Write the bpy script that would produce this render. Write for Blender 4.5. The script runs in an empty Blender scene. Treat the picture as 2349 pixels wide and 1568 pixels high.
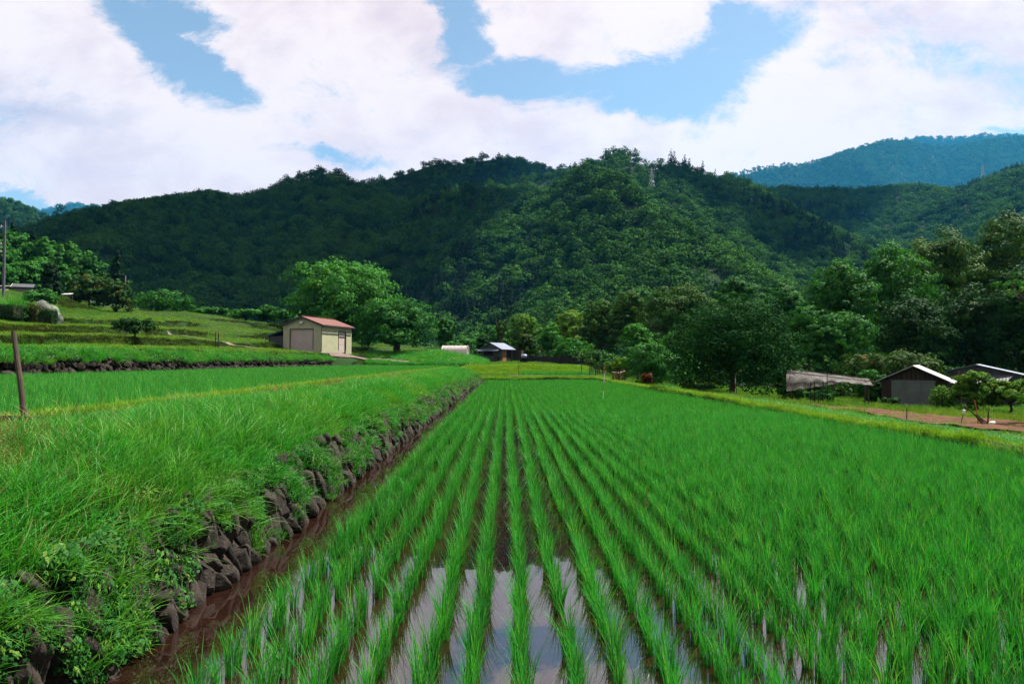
import bpy, math, random
import numpy as np
from mathutils import Vector, Matrix, Euler

sc = bpy.context.scene
R = math.radians
rng = np.random.default_rng(7)
random.seed(7)

# ------------------------------------------------------------------ camera
CAM_H = 1.705
cam_d = bpy.data.cameras.new("camera")
cam = bpy.data.objects.new("camera", cam_d)
sc.collection.objects.link(cam)
cam_d.sensor_width = 36.0
cam_d.lens = 24.0
cam_d.clip_start = 0.05
cam_d.clip_end = 20000
cam.location = (0, 0, CAM_H)
cam.rotation_euler = (R(90 + 1.54), 0, R(-0.43))
sc.camera = cam
FD = 1566.0                              # focal length in 2349 px wide coordinates
_cm = Euler(cam.rotation_euler).to_matrix()


def ray(xd, yd):
    return _cm @ Vector(((xd - 1174.5) / FD, (784.0 - yd) / FD, -1.0))


def P(xd, yd, Y):
    r = ray(xd, yd)
    k = Y / r.y
    return Vector((r.x * k, Y, CAM_H + r.z * k))


# ------------------------------------------------------------------ light
EXPO = 1.88
SUN_AZ, SUN_EL = 58.0, 61.0              # azimuth from +y towards +x
sun_dir = Vector((math.sin(R(SUN_AZ)) * math.cos(R(SUN_EL)), math.cos(R(SUN_AZ)) * math.cos(R(SUN_EL)), math.sin(R(SUN_EL))))
sl = bpy.data.lights.new("sun", 'SUN')
sl.energy = 5.0
sl.angle = R(0.55)
sl.color = (1.0, 0.95, 0.86)
so = bpy.data.objects.new("sun", sl)
sc.collection.objects.link(so)
so.rotation_euler = sun_dir.to_track_quat('Z', 'Y').to_euler()

sc.view_settings.view_transform = 'Standard'
sc.view_settings.look = 'None'
sc.view_settings.exposure = EXPO
sc.view_settings.gamma = 1.0
sc.view_settings.use_curve_mapping = False
cy = sc.cycles
cy.use_denoising = True
try:
    cy.denoiser = 'OPENIMAGEDENOISE'
    cy.denoising_prefilter = 'NONE'
except Exception:
    pass
cy.use_adaptive_sampling = True
cy.adaptive_threshold = 0.015
cy.max_bounces = 5
cy.diffuse_bounces = 2
cy.glossy_bounces = 2
cy.transmission_bounces = 3
cy.transparent_max_bounces = 8
cy.volume_bounces = 0
cy.caustics_reflective = False
cy.caustics_refractive = False
cy.sample_clamp_indirect = 4.0


class NT:
    """small helper that wires shader nodes"""
    def __init__(self, tree):
        self.t = tree

    def n(self, typ, **kw):
        nd = self.t.nodes.new(typ)
        for k, v in kw.items():
            setattr(nd, k, v)
        return nd

    def put(self, sock, val):
        if val is None:
            return
        if hasattr(val, "is_output"):
            self.t.links.new(val, sock)
        else:
            sock.default_value = val

    def m(self, op, a, b=None, c=None, clamp=False):
        nd = self.n('ShaderNodeMath', operation=op)
        nd.use_clamp = clamp
        self.put(nd.inputs[0], a)
        self.put(nd.inputs[1], b)
        if c is not None:
            self.put(nd.inputs[2], c)
        return nd.outputs[0]

    def mix(self, f, a, b, blend='MIX'):
        nd = self.n('ShaderNodeMix', data_type='RGBA', blend_type=blend)
        self.put(nd.inputs[0], f)
        self.put(nd.inputs[6], a if hasattr(a, "is_output") else (*a, 1.0) if len(a) == 3 else a)
        self.put(nd.inputs[7], b if hasattr(b, "is_output") else (*b, 1.0) if len(b) == 3 else b)
        return nd.outputs[2]

    def noise(self, vec, scale, detail=4, rough=0.55, dist=0.0):
        nd = self.n('ShaderNodeTexNoise')
        if vec is not None:
            self.t.links.new(vec, nd.inputs['Vector'])
        nd.inputs['Scale'].default_value = scale
        nd.inputs['Detail'].default_value = detail
        nd.inputs['Roughness'].default_value = rough
        nd.inputs['Distortion'].default_value = dist
        return nd.outputs['Fac']

    def rng(self, v, a, b, c=0.0, d=1.0, smooth=True):
        nd = self.n('ShaderNodeMapRange')
        nd.interpolation_type = 'SMOOTHSTEP' if smooth else 'LINEAR'
        self.put(nd.inputs[0], v)
        for i, x in enumerate((a, b, c, d)):
            nd.inputs[i + 1].default_value = x
        return nd.outputs[0]


# ------------------------------------------------------------------ sky
world = bpy.data.worlds.new("World")
sc.world = world
world.use_nodes = True
wt = world.node_tree
wt.nodes.clear()
W = NT(wt)
tc = W.n('ShaderNodeTexCoord')
sep = W.n('ShaderNodeSeparateXYZ')
wt.links.new(tc.outputs['Generated'], sep.inputs[0])
dx, dy, dz = sep.outputs
sy = W.m('MAXIMUM', dy, 0.12)
px = W.m('DIVIDE', dx, sy)
pz = W.m('DIVIDE', dz, sy)
cmb = W.n('ShaderNodeCombineXYZ')
W.put(cmb.inputs[0], px)
W.put(cmb.inputs[1], W.m('MULTIPLY', pz, 1.5))
pv = cmb.outputs[0]
w1 = W.noise(pv, 3.2, 8, 0.68)
w2 = W.noise(pv, 4.1, 8, 0.68, 0.4)
qx = W.m('ADD', px, W.m('MULTIPLY', W.m('SUBTRACT', w1, 0.5), 0.20))
qz = W.m('ADD', pz, W.m('MULTIPLY', W.m('SUBTRACT', w2, 0.5), 0.15))
HOLES = [(370, 110, 190, 72, 40, 1.0), (500, 190, 95, 48, 30, 1.0), (420, 35, 120, 55, 10, .9), (1200, 185, 150, 58, 8, 1.0),
         (1440, 200, 230, 58, 4, 1.0), (1060, 90, 60, 70, 20, 1.0), (1045, 15, 45, 60, 0, .9),
         (1730, 80, 125, 70, -20, 1.0), (1640, 160, 110, 70, -25, 1.0), (1680, 15, 60, 45, 0, .9),
         (740, 365, 130, 14, 8, .35), (40, 458, 130, 22, 15, .6), (2330, 297, 60, 15, 0, .5), (2230, 150, 120, 40, 20, .22), (1930,130,60,25,0,.2)]
hole = None
for (hx, hy, rx, ry, rot, amp) in HOLES:
    rx, ry = rx * 1.22, ry * 1.25
    r_ = ray(hx, hy)
    cx_, cz_ = r_.x / r_.y, r_.z / r_.y
    ax, az_ = W.m('SUBTRACT', qx, cx_), W.m('SUBTRACT', qz, cz_)
    c_, s_ = math.cos(R(rot)), math.sin(R(rot))
    lu = W.m('MULTIPLY', W.m('SUBTRACT', W.m('MULTIPLY', ax, c_), W.m('MULTIPLY', az_, s_)), FD / rx)
    lv = W.m('MULTIPLY', W.m('ADD', W.m('MULTIPLY', ax, s_), W.m('MULTIPLY', az_, c_)), FD / ry)
    q = W.m('SUBTRACT', 1.0, W.m('SQRT', W.m('ADD', W.m('MULTIPLY', lu, lu), W.m('MULTIPLY', lv, lv))))
    q = W.m('MULTIPLY', W.m('MAXIMUM', q, -0.9), amp)
    hole = q if hole is None else W.m('MAXIMUM', hole, q)
fine = W.noise(pv, 6.0, 12, 0.72, 0.35)
front = W.m('ADD', hole, W.m('MULTIPLY', W.m('SUBTRACT', fine, 0.5), 1.75))
gen = W.n('ShaderNodeMapping')
gen.inputs['Scale'].default_value = (1.6, 1.6, 3.0)
wt.links.new(tc.outputs['Generated'], gen.inputs[0])
back = W.m('MULTIPLY', W.m('SUBTRACT', W.noise(gen.outputs[0], 1.7, 7, 0.6), 0.56), 3.0)
fm = W.rng(dy, 0.2, 0.42)
dens = W.m('ADD', W.m('MULTIPLY', front, fm), W.m('MULTIPLY', back, W.m('SUBTRACT', 1.0, fm)))
blue = W.m('MULTIPLY', W.rng(dens, -0.12, 0.40), 0.95)
sky = W.n('ShaderNodeTexSky', sky_type='NISHITA')
sky.sun_disc = False
sky.sun_elevation = R(SUN_EL)
sky.sun_rotation = R(SUN_AZ)
sky.air_density = 1.0
sky.dust_density = 0.6
sky.ozone_density = 1.5
SKY_S = 0.10
skyc = W.n('ShaderNodeVectorMath', operation='SCALE')
skyt = W.mix(1.0, sky.outputs[0], (1.06, 1.0, 0.88), 'MULTIPLY')
wt.links.new(skyt, skyc.inputs[0])
skyc.inputs[3].default_value = 0.47
cl_n = W.m('ADD', W.m('MULTIPLY', W.noise(pv, 2.6, 9, 0.62, 0.3), .65), W.m('MULTIPLY', W.noise(pv, 7.5, 8, 0.6, 0.5), .35))
cl_s = W.rng(cl_n, 0.43, 0.60)
cl_edge = W.rng(dens, -0.75, -0.05)
K = 1.0 / (2 ** EXPO) / SKY_S
cA = (1.19 * K, 1.005 * K, 0.955 * K)
cB = (0.86 * K, 0.66 * K, 0.715 * K)
cloud = W.mix(W.m('MULTIPLY', cl_s, 0.85), cA, cB)
cloud = W.mix(W.m('MULTIPLY', cl_edge, 0.3), cloud, cA)
# one grey underside low on the left
r_ = ray(120, 262)
gx = W.m('MULTIPLY', W.m('SUBTRACT', qx, r_.x / r_.y), FD / 260.0)
gz = W.m('MULTIPLY', W.m('SUBTRACT', qz, r_.z / r_.y), FD / 42.0)
gq = W.m('SUBTRACT', 1.0, W.m('SQRT', W.m('ADD', W.m('MULTIPLY', gx, gx), W.m('MULTIPLY', gz, gz))), clamp=True)
cloud = W.mix(W.m('MULTIPLY', gq, 0.8), cloud, (0.66 * K, 0.58 * K, 0.70 * K))
cloud = W.mix(W.rng(pz, 0.04, 0.42, 1.0, 0.0), cloud, W.mix(1.0, cloud, (1.07, 0.965, 0.905), 'MULTIPLY'))
mixed = W.mix(blue, cloud, skyc.outputs[0])
bg = W.n('ShaderNodeBackground')
wt.links.new(mixed, bg.inputs[0])
bg.inputs[1].default_value = SKY_S
wo = W.n('ShaderNodeOutputWorld')
wt.links.new(bg.outputs[0], wo.inputs[0])
world.cycles.sampling_method = 'MANUAL'
world.cycles.sample_map_resolution = 512


# ------------------------------------------------------------------ helpers
def link(o, parent=None):
    sc.collection.objects.link(o)
    if parent is not None:
        o.parent = parent
    return o


def tag(o, label=None, cat=None, group=None, kind=None):
    if label:
        o["label"] = label
    if cat:
        o["category"] = cat
    if group:
        o["group"] = group
    if kind:
        o["kind"] = kind
    return o


def thing(name, label, cat, loc=(0, 0, 0), rotz=0.0, group=None):
    o = bpy.data.objects.new(name, None)
    o.empty_display_size = 0.3
    o.location = loc
    o.rotation_euler = (0, 0, rotz)
    link(o)
    return tag(o, label, cat, group)


def npmesh(name, V, faces, mat=None, attrs=None, smooth=False):
    """faces: list of int arrays (n,k)"""
    me = bpy.data.meshes.new(name)
    V = np.asarray(V, dtype=np.float32)
    me.vertices.add(len(V))
    me.vertices.foreach_set("co", V.ravel())
    faces = [np.asarray(f, dtype=np.int32) for f in faces if len(f)]
    tot = np.concatenate([np.full(len(f), f.shape[1], dtype=np.int32) for f in faces])
    idx = np.concatenate([f.ravel() for f in faces])
    start = np.concatenate([[0], np.cumsum(tot)[:-1]]).astype(np.int32)
    me.loops.add(len(idx))
    me.loops.foreach_set("vertex_index", idx)
    me.polygons.add(len(tot))
    me.polygons.foreach_set("loop_start", start)
    me.polygons.foreach_set("loop_total", tot)
    if smooth:
        me.polygons.foreach_set("use_smooth", np.ones(len(tot), dtype=bool))
    for k, a in (attrs or {}).items():
        at = me.attributes.new(k, 'FLOAT', 'POINT')
        at.data.foreach_set("value", np.asarray(a, dtype=np.float32))
    me.update(calc_edges=True)
    if mat:
        me.materials.append(mat)
    return me


class MB:
    """collects boxes, prisms and tubes; build() links them as one mesh"""
    def __init__(self):
        self.v, self.f = [], []

    def add(self, vs, fs):
        b = len(self.v)
        self.v += [tuple(x) for x in vs]
        self.f += [tuple(b + i for i in q) for q in fs]
        return self

    def box(self, c, s, rot=None):
        hx, hy, hz = s[0] / 2, s[1] / 2, s[2] / 2
        vs = [Vector((x, y, z)) for x in (-hx, hx) for y in (-hy, hy) for z in (-hz, hz)]
        if rot is not None:
            M = Euler(rot).to_matrix()
            vs = [M @ v for v in vs]
        vs = [v + Vector(c) for v in vs]
        return self.add(vs, [(0, 1, 3, 2), (4, 6, 7, 5), (0, 4, 5, 1), (2, 3, 7, 6), (0, 2, 6, 4), (1, 5, 7, 3)])

    def slab(self, pts, off):
        """closed slab: polygon pts and the same polygon moved by off"""
        n = len(pts)
        off = Vector(off)
        vs = [Vector(p) for p in pts] + [Vector(p) + off for p in pts]
        fs = [tuple(range(n)), tuple(range(2 * n - 1, n - 1, -1))]
        fs += [(i, i + n, (i + 1) % n + n, (i + 1) % n) for i in range(n)]
        return self.add(vs, fs)

    def tube(self, pts, rad, sides=7, cap=True):
        pts = [Vector(p) for p in pts]
        if not hasattr(rad, "__len__"):
            rad = [rad] * len(pts)
        vs, fs = [], []
        for i, p in enumerate(pts):
            d = (pts[min(i + 1, len(pts) - 1)] - pts[max(i - 1, 0)]).normalized()
            a = d.orthogonal().normalized() if abs(d.z) < .95 else d.cross(Vector((1, 0, 0))).normalized()
            if abs(d.z) >= .95:
                a = Vector((1, 0, 0)) - d * d.x
                a.normalize()
            b = d.cross(a)
            for k in range(sides):
                t = 2 * math.pi * k / sides
                vs.append(p + (a * math.cos(t) + b * math.sin(t)) * rad[i])
        for i in range(len(pts) - 1):
            for k in range(sides):
                fs.append((i * sides + k, i * sides + (k + 1) % sides, (i + 1) * sides + (k + 1) % sides, (i + 1) * sides + k))
        if cap:
            fs.append(tuple(range(sides))[::-1])
            fs.append(tuple((len(pts) - 1) * sides + k for k in range(sides)))
        return self.add(vs, fs)

    def mesh(self, name, mat):
        me = bpy.data.meshes.new(name)
        me.from_pydata(self.v, [], self.f)
        me.update()
        if mat:
            me.materials.append(mat)
        return me

    def build(self, name, mat, parent=None, smooth=False):
        me = self.mesh(name, mat)
        if smooth:
            me.polygons.foreach_set("use_smooth", np.ones(len(me.polygons), dtype=bool))
        return link(bpy.data.objects.new(name, me), parent)


def copy_tree(o, parent=None):
    c = o.copy()
    sc.collection.objects.link(c)
    if parent is not None:
        c.parent = parent
    for ch in list(o.children):
        copy_tree(ch, c)
    return c


# value noise in numpy --------------------------------------------------
_tab = np.random.default_rng(3).random((256, 256))


def vnoise(x, y):
    xi, yi = np.floor(x).astype(int), np.floor(y).astype(int)
    xf, yf = x - xi, y - yi
    u, v = xf * xf * (3 - 2 * xf), yf * yf * (3 - 2 * yf)
    g = lambda a, b: _tab[a % 256, b % 256]
    return (g(xi, yi) * (1 - u) + g(xi + 1, yi) * u) * (1 - v) + (g(xi, yi + 1) * (1 - u) + g(xi + 1, yi + 1) * u) * v


def fbm(x, y, o=4):
    s, a, t = 0.0, 0.5, 0.0
    for i in range(o):
        s = s + a * vnoise(x * 2 ** i + 17.3 * i, y * 2 ** i + 5.1 * i)
        t += a
        a *= 0.5
    return s / t


# ------------------------------------------------------------------ materials
def new_mat(name):
    m = bpy.data.materials.new(name)
    m.use_nodes = True
    m.node_tree.nodes.clear()
    return m, NT(m.node_tree)


def finish(N, shader):
    o = N.n('ShaderNodeOutputMaterial')
    N.t.links.new(shader, o.inputs[0])


def principled(N, col, rough=0.6, spec=0.4, metal=0.0, bump=None, bstr=0.3, bdist=0.02):
    b = N.n('ShaderNodeBsdfPrincipled')
    N.put(b.inputs['Base Color'], col if hasattr(col, "is_output") else (*col, 1.0))
    N.put(b.inputs['Roughness'], rough)
    N.put(b.inputs['Specular IOR Level'], spec)
    b.inputs['Metallic'].default_value = metal
    if bump is not None:
        bp = N.n('ShaderNodeBump')
        bp.inputs['Strength'].default_value = bstr
        bp.inputs['Distance'].default_value = bdist
        N.t.links.new(bump, bp.inputs['Height'])
        N.t.links.new(bp.outputs[0], b.inputs['Normal'])
    return b.outputs[0]


ALB = 0.72


def dim(c, k=None):
    return tuple(x * (k or ALB) for x in c)


def leaf_mat(name, c1, c2, c3=None, rough=0.55, spec=0.3, trans=0.28, patch=0.0, patch_col=(0.12, 0.14, 0.02), pscale=0.35, rnd=0.5):
    """foliage: colour from the per-leaf tint, the per-plant random number and, for grass, dry patches in world space"""
    c1, c2, c3, patch_col = dim(c1), dim(c2), dim(c3) if c3 else None, dim(patch_col)
    m, N = new_mat(name)
    at = N.n('ShaderNodeAttribute', attribute_name="tint")
    oi = N.n('ShaderNodeObjectInfo')
    f = N.m('ADD', N.m('MULTIPLY', at.outputs['Fac'], 1.0 - rnd), N.m('MULTIPLY', oi.outputs['Random'], rnd))
    col = N.mix(f, c1, c2)
    if c3:
        col = N.mix(N.rng(at.outputs['Fac'], 0.80, 1.0), col, c3)
    if patch > 0:
        g = N.n('ShaderNodeNewGeometry')
        n = N.noise(g.outputs['Position'], pscale, 4, 0.6)
        col = N.mix(N.m('MULTIPLY', N.rng(n, 0.46, 0.66), patch), col, patch_col)
    p = principled(N, col, rough, spec)
    t = N.n('ShaderNodeBsdfTranslucent')
    tcol = N.mix(1.0, col, (1.0, 1.25, 0.55), 'MULTIPLY')
    N.t.links.new(tcol, t.inputs[0])
    mx = N.n('ShaderNodeMixShader')
    mx.inputs[0].default_value = trans
    N.t.links.new(p, mx.inputs[1])
    N.t.links.new(t.outputs[0], mx.inputs[2])
    finish(N, mx.outputs[0])
    return m


def plain(name, c1, c2=None, rough=0.7, spec=0.3, metal=0.0, scale=6.0, bump=0.0, stretch=None, bscale=30):
    c1, c2 = dim(c1), dim(c2) if c2 else None
    m, N = new_mat(name)
    tcn = N.n('ShaderNodeTexCoord')
    v = tcn.outputs['Object']
    if stretch:
        mp = N.n('ShaderNodeMapping')
        mp.inputs['Scale'].default_value = stretch
        N.t.links.new(v, mp.inputs[0])
        v = mp.outputs[0]
    n = N.noise(v, scale, 5, 0.6)
    c2 = c2 or tuple(x * 0.6 for x in c1)
    col = N.mix(N.rng(n, 0.3, 0.7), c1, c2)
    finish(N, principled(N, col, rough, spec, metal, N.noise(v, bscale, 4) if bump else None, bump))
    return m


M = {}
M['rice'] = leaf_mat('rice_leaf', (0.008, 0.120, 0.018), (0.058, 0.410, 0.042), (0.24, 0.44, 0.06), 0.45, 0.22, 0.30)
M['grass'] = leaf_mat('bank_grass', (0.0108, 0.1350, 0.0151), (0.0540, 0.3348, 0.0281), (0.1836, 0.3672, 0.0540), 0.5, 0.14, 0.32, 0.5, (0.15, 0.29, 0.026), 0.55)
M['turf'] = leaf_mat('terrace_grass', (0.035, 0.150, 0.012), (0.110, 0.280, 0.020), (0.22, 0.28, 0.04), 0.7, 0.08, 0.25, 0.6, (0.22, 0.24, 0.024), 0.16)
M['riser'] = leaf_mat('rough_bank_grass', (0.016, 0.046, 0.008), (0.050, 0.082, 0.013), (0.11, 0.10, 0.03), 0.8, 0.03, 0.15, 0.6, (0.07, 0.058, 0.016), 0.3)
M['levee'] = leaf_mat('levee_grass', (0.09, 0.25, 0.014), (0.22, 0.36, 0.024), (0.32, 0.38, 0.06), 0.7, 0.08, 0.3, 0.5, (0.20, 0.26, 0.03), 0.6)
M['weed'] = leaf_mat('broad_weed', (0.007, 0.060, 0.012), (0.034, 0.16, 0.02), (0.12, 0.22, 0.03), 0.6, 0.08, 0.3)
M['dry'] = leaf_mat('dry_weeds', (0.09, 0.15, 0.02), (0.20, 0.16, 0.05), (0.24, 0.10, 0.04), 0.6, 0.2, 0.2)
M['leaf_mid'] = leaf_mat('leaf_mid_green', (0.0174, 0.0870, 0.0174), (0.0435, 0.1668, 0.0232), (0.0870, 0.2175, 0.0290), 0.65, 0.04, 0.25)
M['leaf_bright'] = leaf_mat('leaf_bright_green', (0.0225, 0.1125, 0.0175), (0.0562, 0.2063, 0.0250), (0.1125, 0.2375, 0.0375), 0.65, 0.04, 0.28)
M['leaf_dark'] = leaf_mat('leaf_dark_green', (0.0092, 0.0368, 0.0103), (0.0230, 0.0805, 0.0138), (0.0460, 0.1035, 0.0172), 0.65, 0.04, 0.18)
M['leaf_olive'] = leaf_mat('leaf_olive_green', (0.0252, 0.0770, 0.0126), (0.0630, 0.1372, 0.0182), (0.1400, 0.1680, 0.0280), 0.65, 0.04, 0.22)
M['leaf_yellow'] = leaf_mat('leaf_yellow_green', (0.0390, 0.1300, 0.0156), (0.1170, 0.2210, 0.0208), (0.2600, 0.2600, 0.0260), 0.65, 0.04, 0.3)
M['leaf_gloss'] = leaf_mat('leaf_glossy_green', (0.0066, 0.0374, 0.0094), (0.0168, 0.0796, 0.0131), (0.0281, 0.1123, 0.0150), 0.8, 0.03, 0.15)
M['leaf_rust'] = leaf_mat('leaf_rusty', (0.015, 0.060, 0.010), (0.05, 0.09, 0.014), (0.26, 0.12, 0.03), 0.65, 0.04, 0.22)
M['leaf_red'] = leaf_mat('leaf_red', (0.09, 0.03, 0.012), (0.20, 0.05, 0.02), (0.28, 0.06, 0.02), 0.65, 0.04, 0.22)
M['forest'] = leaf_mat('forest_leaf', (0.007, 0.034, 0.010), (0.060, 0.165, 0.028), None, 0.9, 0.02, 0.12, patch=0.65, patch_col=(0.058, 0.158, 0.024), pscale=0.011, rnd=0.85)
M['conifer'] = leaf_mat('conifer_needles', (0.004, 0.017, 0.007), (0.010, 0.032, 0.010), None, 0.8, 0.05, 0.08, rnd=0.6)
M['bark'] = plain('bark', (0.07, 0.05, 0.035), (0.03, 0.022, 0.016), 0.85, 0.2, 0, 5, 0.5, (1, 1, 0.2))
M['wood_old'] = plain('old_wood', (0.07, 0.05, 0.037), (0.03, 0.022, 0.017), 0.8, 0.2, 0, 8, 0.4, (1, 1, 0.12))
M['wood_dark'] = plain('dark_wood', (0.05, 0.034, 0.026), (0.02, 0.015, 0.012), 0.85, 0.2, 0, 8, 0.4, (1, 1, 0.12))
M['wood_red'] = plain('reddish_wood', (0.17, 0.075, 0.045), (0.08, 0.035, 0.022), 0.8, 0.2, 0, 8, 0.4, (1, 1, 0.15))
M['soil'] = plain('garden_soil', (0.105, 0.045, 0.020), (0.048, 0.022, 0.011), 0.95, 0.1, 0, 2.2, 0.8, None, 14)
M['path'] = plain('path_gravel', (0.17, 0.125, 0.11), (0.11, 0.08, 0.07), 0.95, 0.1, 0, 1.5, 0.5, None, 20)
M['concrete'] = plain('concrete', (0.30, 0.28, 0.26), (0.19, 0.18, 0.17), 0.85, 0.2, 0, 4, 0.2)
M['dark_pole'] = plain('dark_pole_concrete', (0.10, 0.11, 0.13), (0.07, 0.075, 0.09), 0.8, 0.2)
M['metal_grey'] = plain('grey_metal', (0.42, 0.43, 0.46), (0.30, 0.31, 0.34), 0.45, 0.5, 0.5, 3, 0.1)
M['galv'] = plain('galvanised_steel', (0.44, 0.47, 0.50), (0.33, 0.36, 0.39), 0.5, 0.5, 0.3, 2, 0)
M['black_net'] = plain('black_mesh', (0.014, 0.013, 0.014), (0.008, 0.008, 0.009), 0.8, 0.2, 0, 12)
M['white'] = plain('white_plastic', (0.75, 0.74, 0.72), (0.62, 0.60, 0.58), 0.45, 0.4)
M['rope'] = plain('pale_rope', (0.4, 0.36, 0.28), None, 0.9, 0.1)
M['red_paint'] = plain('red_paint', (0.42, 0.09, 0.05), (0.30, 0.06, 0.04), 0.5, 0.4)
M['orange_ply'] = plain('orange_plywood', (0.33, 0.15, 0.05), (0.22, 0.095, 0.035), 0.7, 0.2, 0, 3, 0, (1, 1, .3))
M['blue_tin'] = plain('blue_plastic', (0.14, 0.25, 0.42), (0.3, 0.4, 0.5), 0.4, 0.5)


def mat_ground():
    m, N = new_mat('ground_turf')
    g = N.n('ShaderNodeNewGeometry')
    a = N.noise(g.outputs['Position'], 0.35, 5, 0.6)
    b = N.noise(g.outputs['Position'], 4.0, 5, 0.65)
    col = N.mix(N.rng(a, .35, .65), (0.006, 0.024, 0.004), (0.014, 0.032, 0.006))
    col = N.mix(N.rng(b, .48, .75), col, (0.012, 0.013, 0.005))
    finish(N, principled(N, col, 0.95, 0.1, 0, b, 0.8, 0.06))
    return m


def mat_hill():
    m, N = new_mat('hill_floor')
    g = N.n('ShaderNodeNewGeometry')
    b = N.noise(g.outputs['Position'], 0.08, 5, 0.65)
    col = N.mix(N.rng(b, .35, .7), (0.004, 0.013, 0.005), (0.007, 0.020, 0.006))
    finish(N, principled(N, col, 0.95, 0.05))
    return m


def mat_water():
    m, N = new_mat('muddy_water')
    g = N.n('ShaderNodeNewGeometry')
    a = N.noise(g.outputs['Position'], 1.6, 5, 0.65, 0.6)
    mp = N.n('ShaderNodeMapping')
    mp.inputs['Scale'].default_value = (5.0, 1.0, 1.0)
    N.t.links.new(g.outputs['Position'], mp.inputs[0])
    a2 = N.noise(mp.outputs[0], 5.0, 5, 0.7, 1.0)
    col = N.mix(N.rng(a, .32, .7), (0.0065, 0.0028, 0.002), (0.012, 0.005, 0.0032))
    col = N.mix(N.m('MULTIPLY', N.rng(a2, .52, .72), .55), col, (0.021, 0.0105, 0.0055))
    w = N.noise(g.outputs['Position'], 9.0, 3, 0.5)
    w2 = N.noise(g.outputs['Position'], 1.3, 2, 0.5)
    hgt = N.m('ADD', N.m('MULTIPLY', w, 0.18), w2)
    b = N.n('ShaderNodeBsdfPrincipled')
    N.put(b.inputs['Base Color'], col)
    b.inputs['Roughness'].default_value = 0.015
    b.inputs['IOR'].default_value = 2.3
    bp = N.n('ShaderNodeBump')
    bp.inputs['Strength'].default_value = 0.06
    bp.inputs['Distance'].default_value = 0.02
    N.t.links.new(hgt, bp.inputs['Height'])
    N.t.links.new(bp.outputs[0], b.inputs['Normal'])
    finish(N, b.outputs[0])
    return m


def mat_stone():
    m, N = new_mat('wall_stone')
    at = N.n('ShaderNodeAttribute', attribute_name="tint")
    g = N.n('ShaderNodeNewGeometry')
    n = N.noise(g.outputs['Position'], 9.0, 6, 0.7)
    n2 = N.noise(g.outputs['Position'], 38.0, 5, 0.7)
    col = N.mix(at.outputs['Fac'], (0.010, 0.0078, 0.0062), (0.028, 0.021, 0.0165))
    col = N.mix(N.rng(n, .42, .72), col, (0.011, 0.009, 0.007))
    col = N.mix(N.m('MULTIPLY', N.rng(n2, .52, .72), 0.5), col, (0.10, 0.074, 0.056))
    n3 = N.noise(g.outputs['Position'], 3.0, 5, 0.7)
    col = N.mix(N.m('MULTIPLY', N.rng(n3, .56, .68), 0.7), col, (0.018, 0.036, 0.010))
    finish(N, principled(N, col, 0.9, 0.2, 0, n2, 0.9, 0.02))
    return m


def mat_ribbed(name, c1, c2, axis, freq, rough=0.5, metal=0.0, depth=0.5, spec=0.4, dirt=0.0):
    """ribbed sheet: corrugation along one object axis"""
    c1, c2 = dim(c1), dim(c2)
    m, N = new_mat(name)
    t = N.n('ShaderNodeTexCoord')
    s = N.n('ShaderNodeSeparateXYZ')
    N.t.links.new(t.outputs['Object'], s.inputs[0])
    wv = N.m('SINE', N.m('MULTIPLY', s.outputs[axis], freq * 2 * math.pi))
    n = N.noise(t.outputs['Object'], 1.4, 5, 0.65)
    col = N.mix(N.rng(n, .3, .7), c1, c2)
    if dirt:
        mp = N.n('ShaderNodeMapping')
        mp.inputs['Scale'].default_value = (6, 6, .5)
        N.t.links.new(t.outputs['Object'], mp.inputs[0])
        d = N.noise(mp.outputs[0], 2.0, 5, .7)
        col = N.mix(N.m('MULTIPLY', N.rng(d, .5, .8), dirt), col, tuple(x * .45 for x in c2))
    finish(N, principled(N, col, rough, spec, metal, wv, depth, 0.02))
    return m


M['ground'] = mat_ground()
M['hill'] = mat_hill()
M['water'] = mat_water()
M['stone'] = mat_stone()
M['siding'] = mat_ribbed('cream_siding', (0.40, 0.40, 0.25), (0.34, 0.34, 0.21), 0, 3.3, 0.55, 0, 0.35, dirt=.35)
M['siding_y'] = mat_ribbed('cream_siding_side', (0.40, 0.40, 0.25), (0.34, 0.34, 0.21), 1, 3.3, 0.55, 0, 0.35, dirt=.35)
M['shutter'] = mat_ribbed('shutter_slats', (0.50, 0.41, 0.36), (0.43, 0.36, 0.32), 2, 9, 0.5, 0, 0.5, dirt=.2)
M['red_roof'] = mat_ribbed('red_roof_sheet', (0.14, 0.038, 0.026), (0.105, 0.028, 0.020), 1, 2.5, 0.5, 0, 0.4)
M['tin_roof'] = mat_ribbed('tin_roof_sheet', (0.15, 0.175, 0.24), (0.11, 0.125, 0.175), 1, 6, 0.40, 0.4, 0.5)
M['tin_white'] = mat_ribbed('white_roof_sheet', (0.48, 0.44, 0.43), (0.34, 0.31, 0.30), 1, 6, 0.5, 0.0, 0.4, dirt=.5)
M['dark_sheet'] = mat_ribbed('dark_sheet', (0.045, 0.048, 0.055), (0.03, 0.032, 0.036), 0, 5, 0.6, 0, 0.4)
M['green_sheet'] = mat_ribbed('grey_green_sheet', (0.115, 0.135, 0.125), (0.085, 0.10, 0.095), 0, 1.5, 0.6, 0, 0.25, dirt=.6)
M['dark_trim'] = plain('dark_trim', (0.045, 0.03, 0.025), (0.03, 0.02, 0.018), 0.6, 0.3)
M['green_trim'] = plain('green_trim', (0.03, 0.10, 0.07), (0.02, 0.07, 0.05), 0.5, 0.4)


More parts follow.
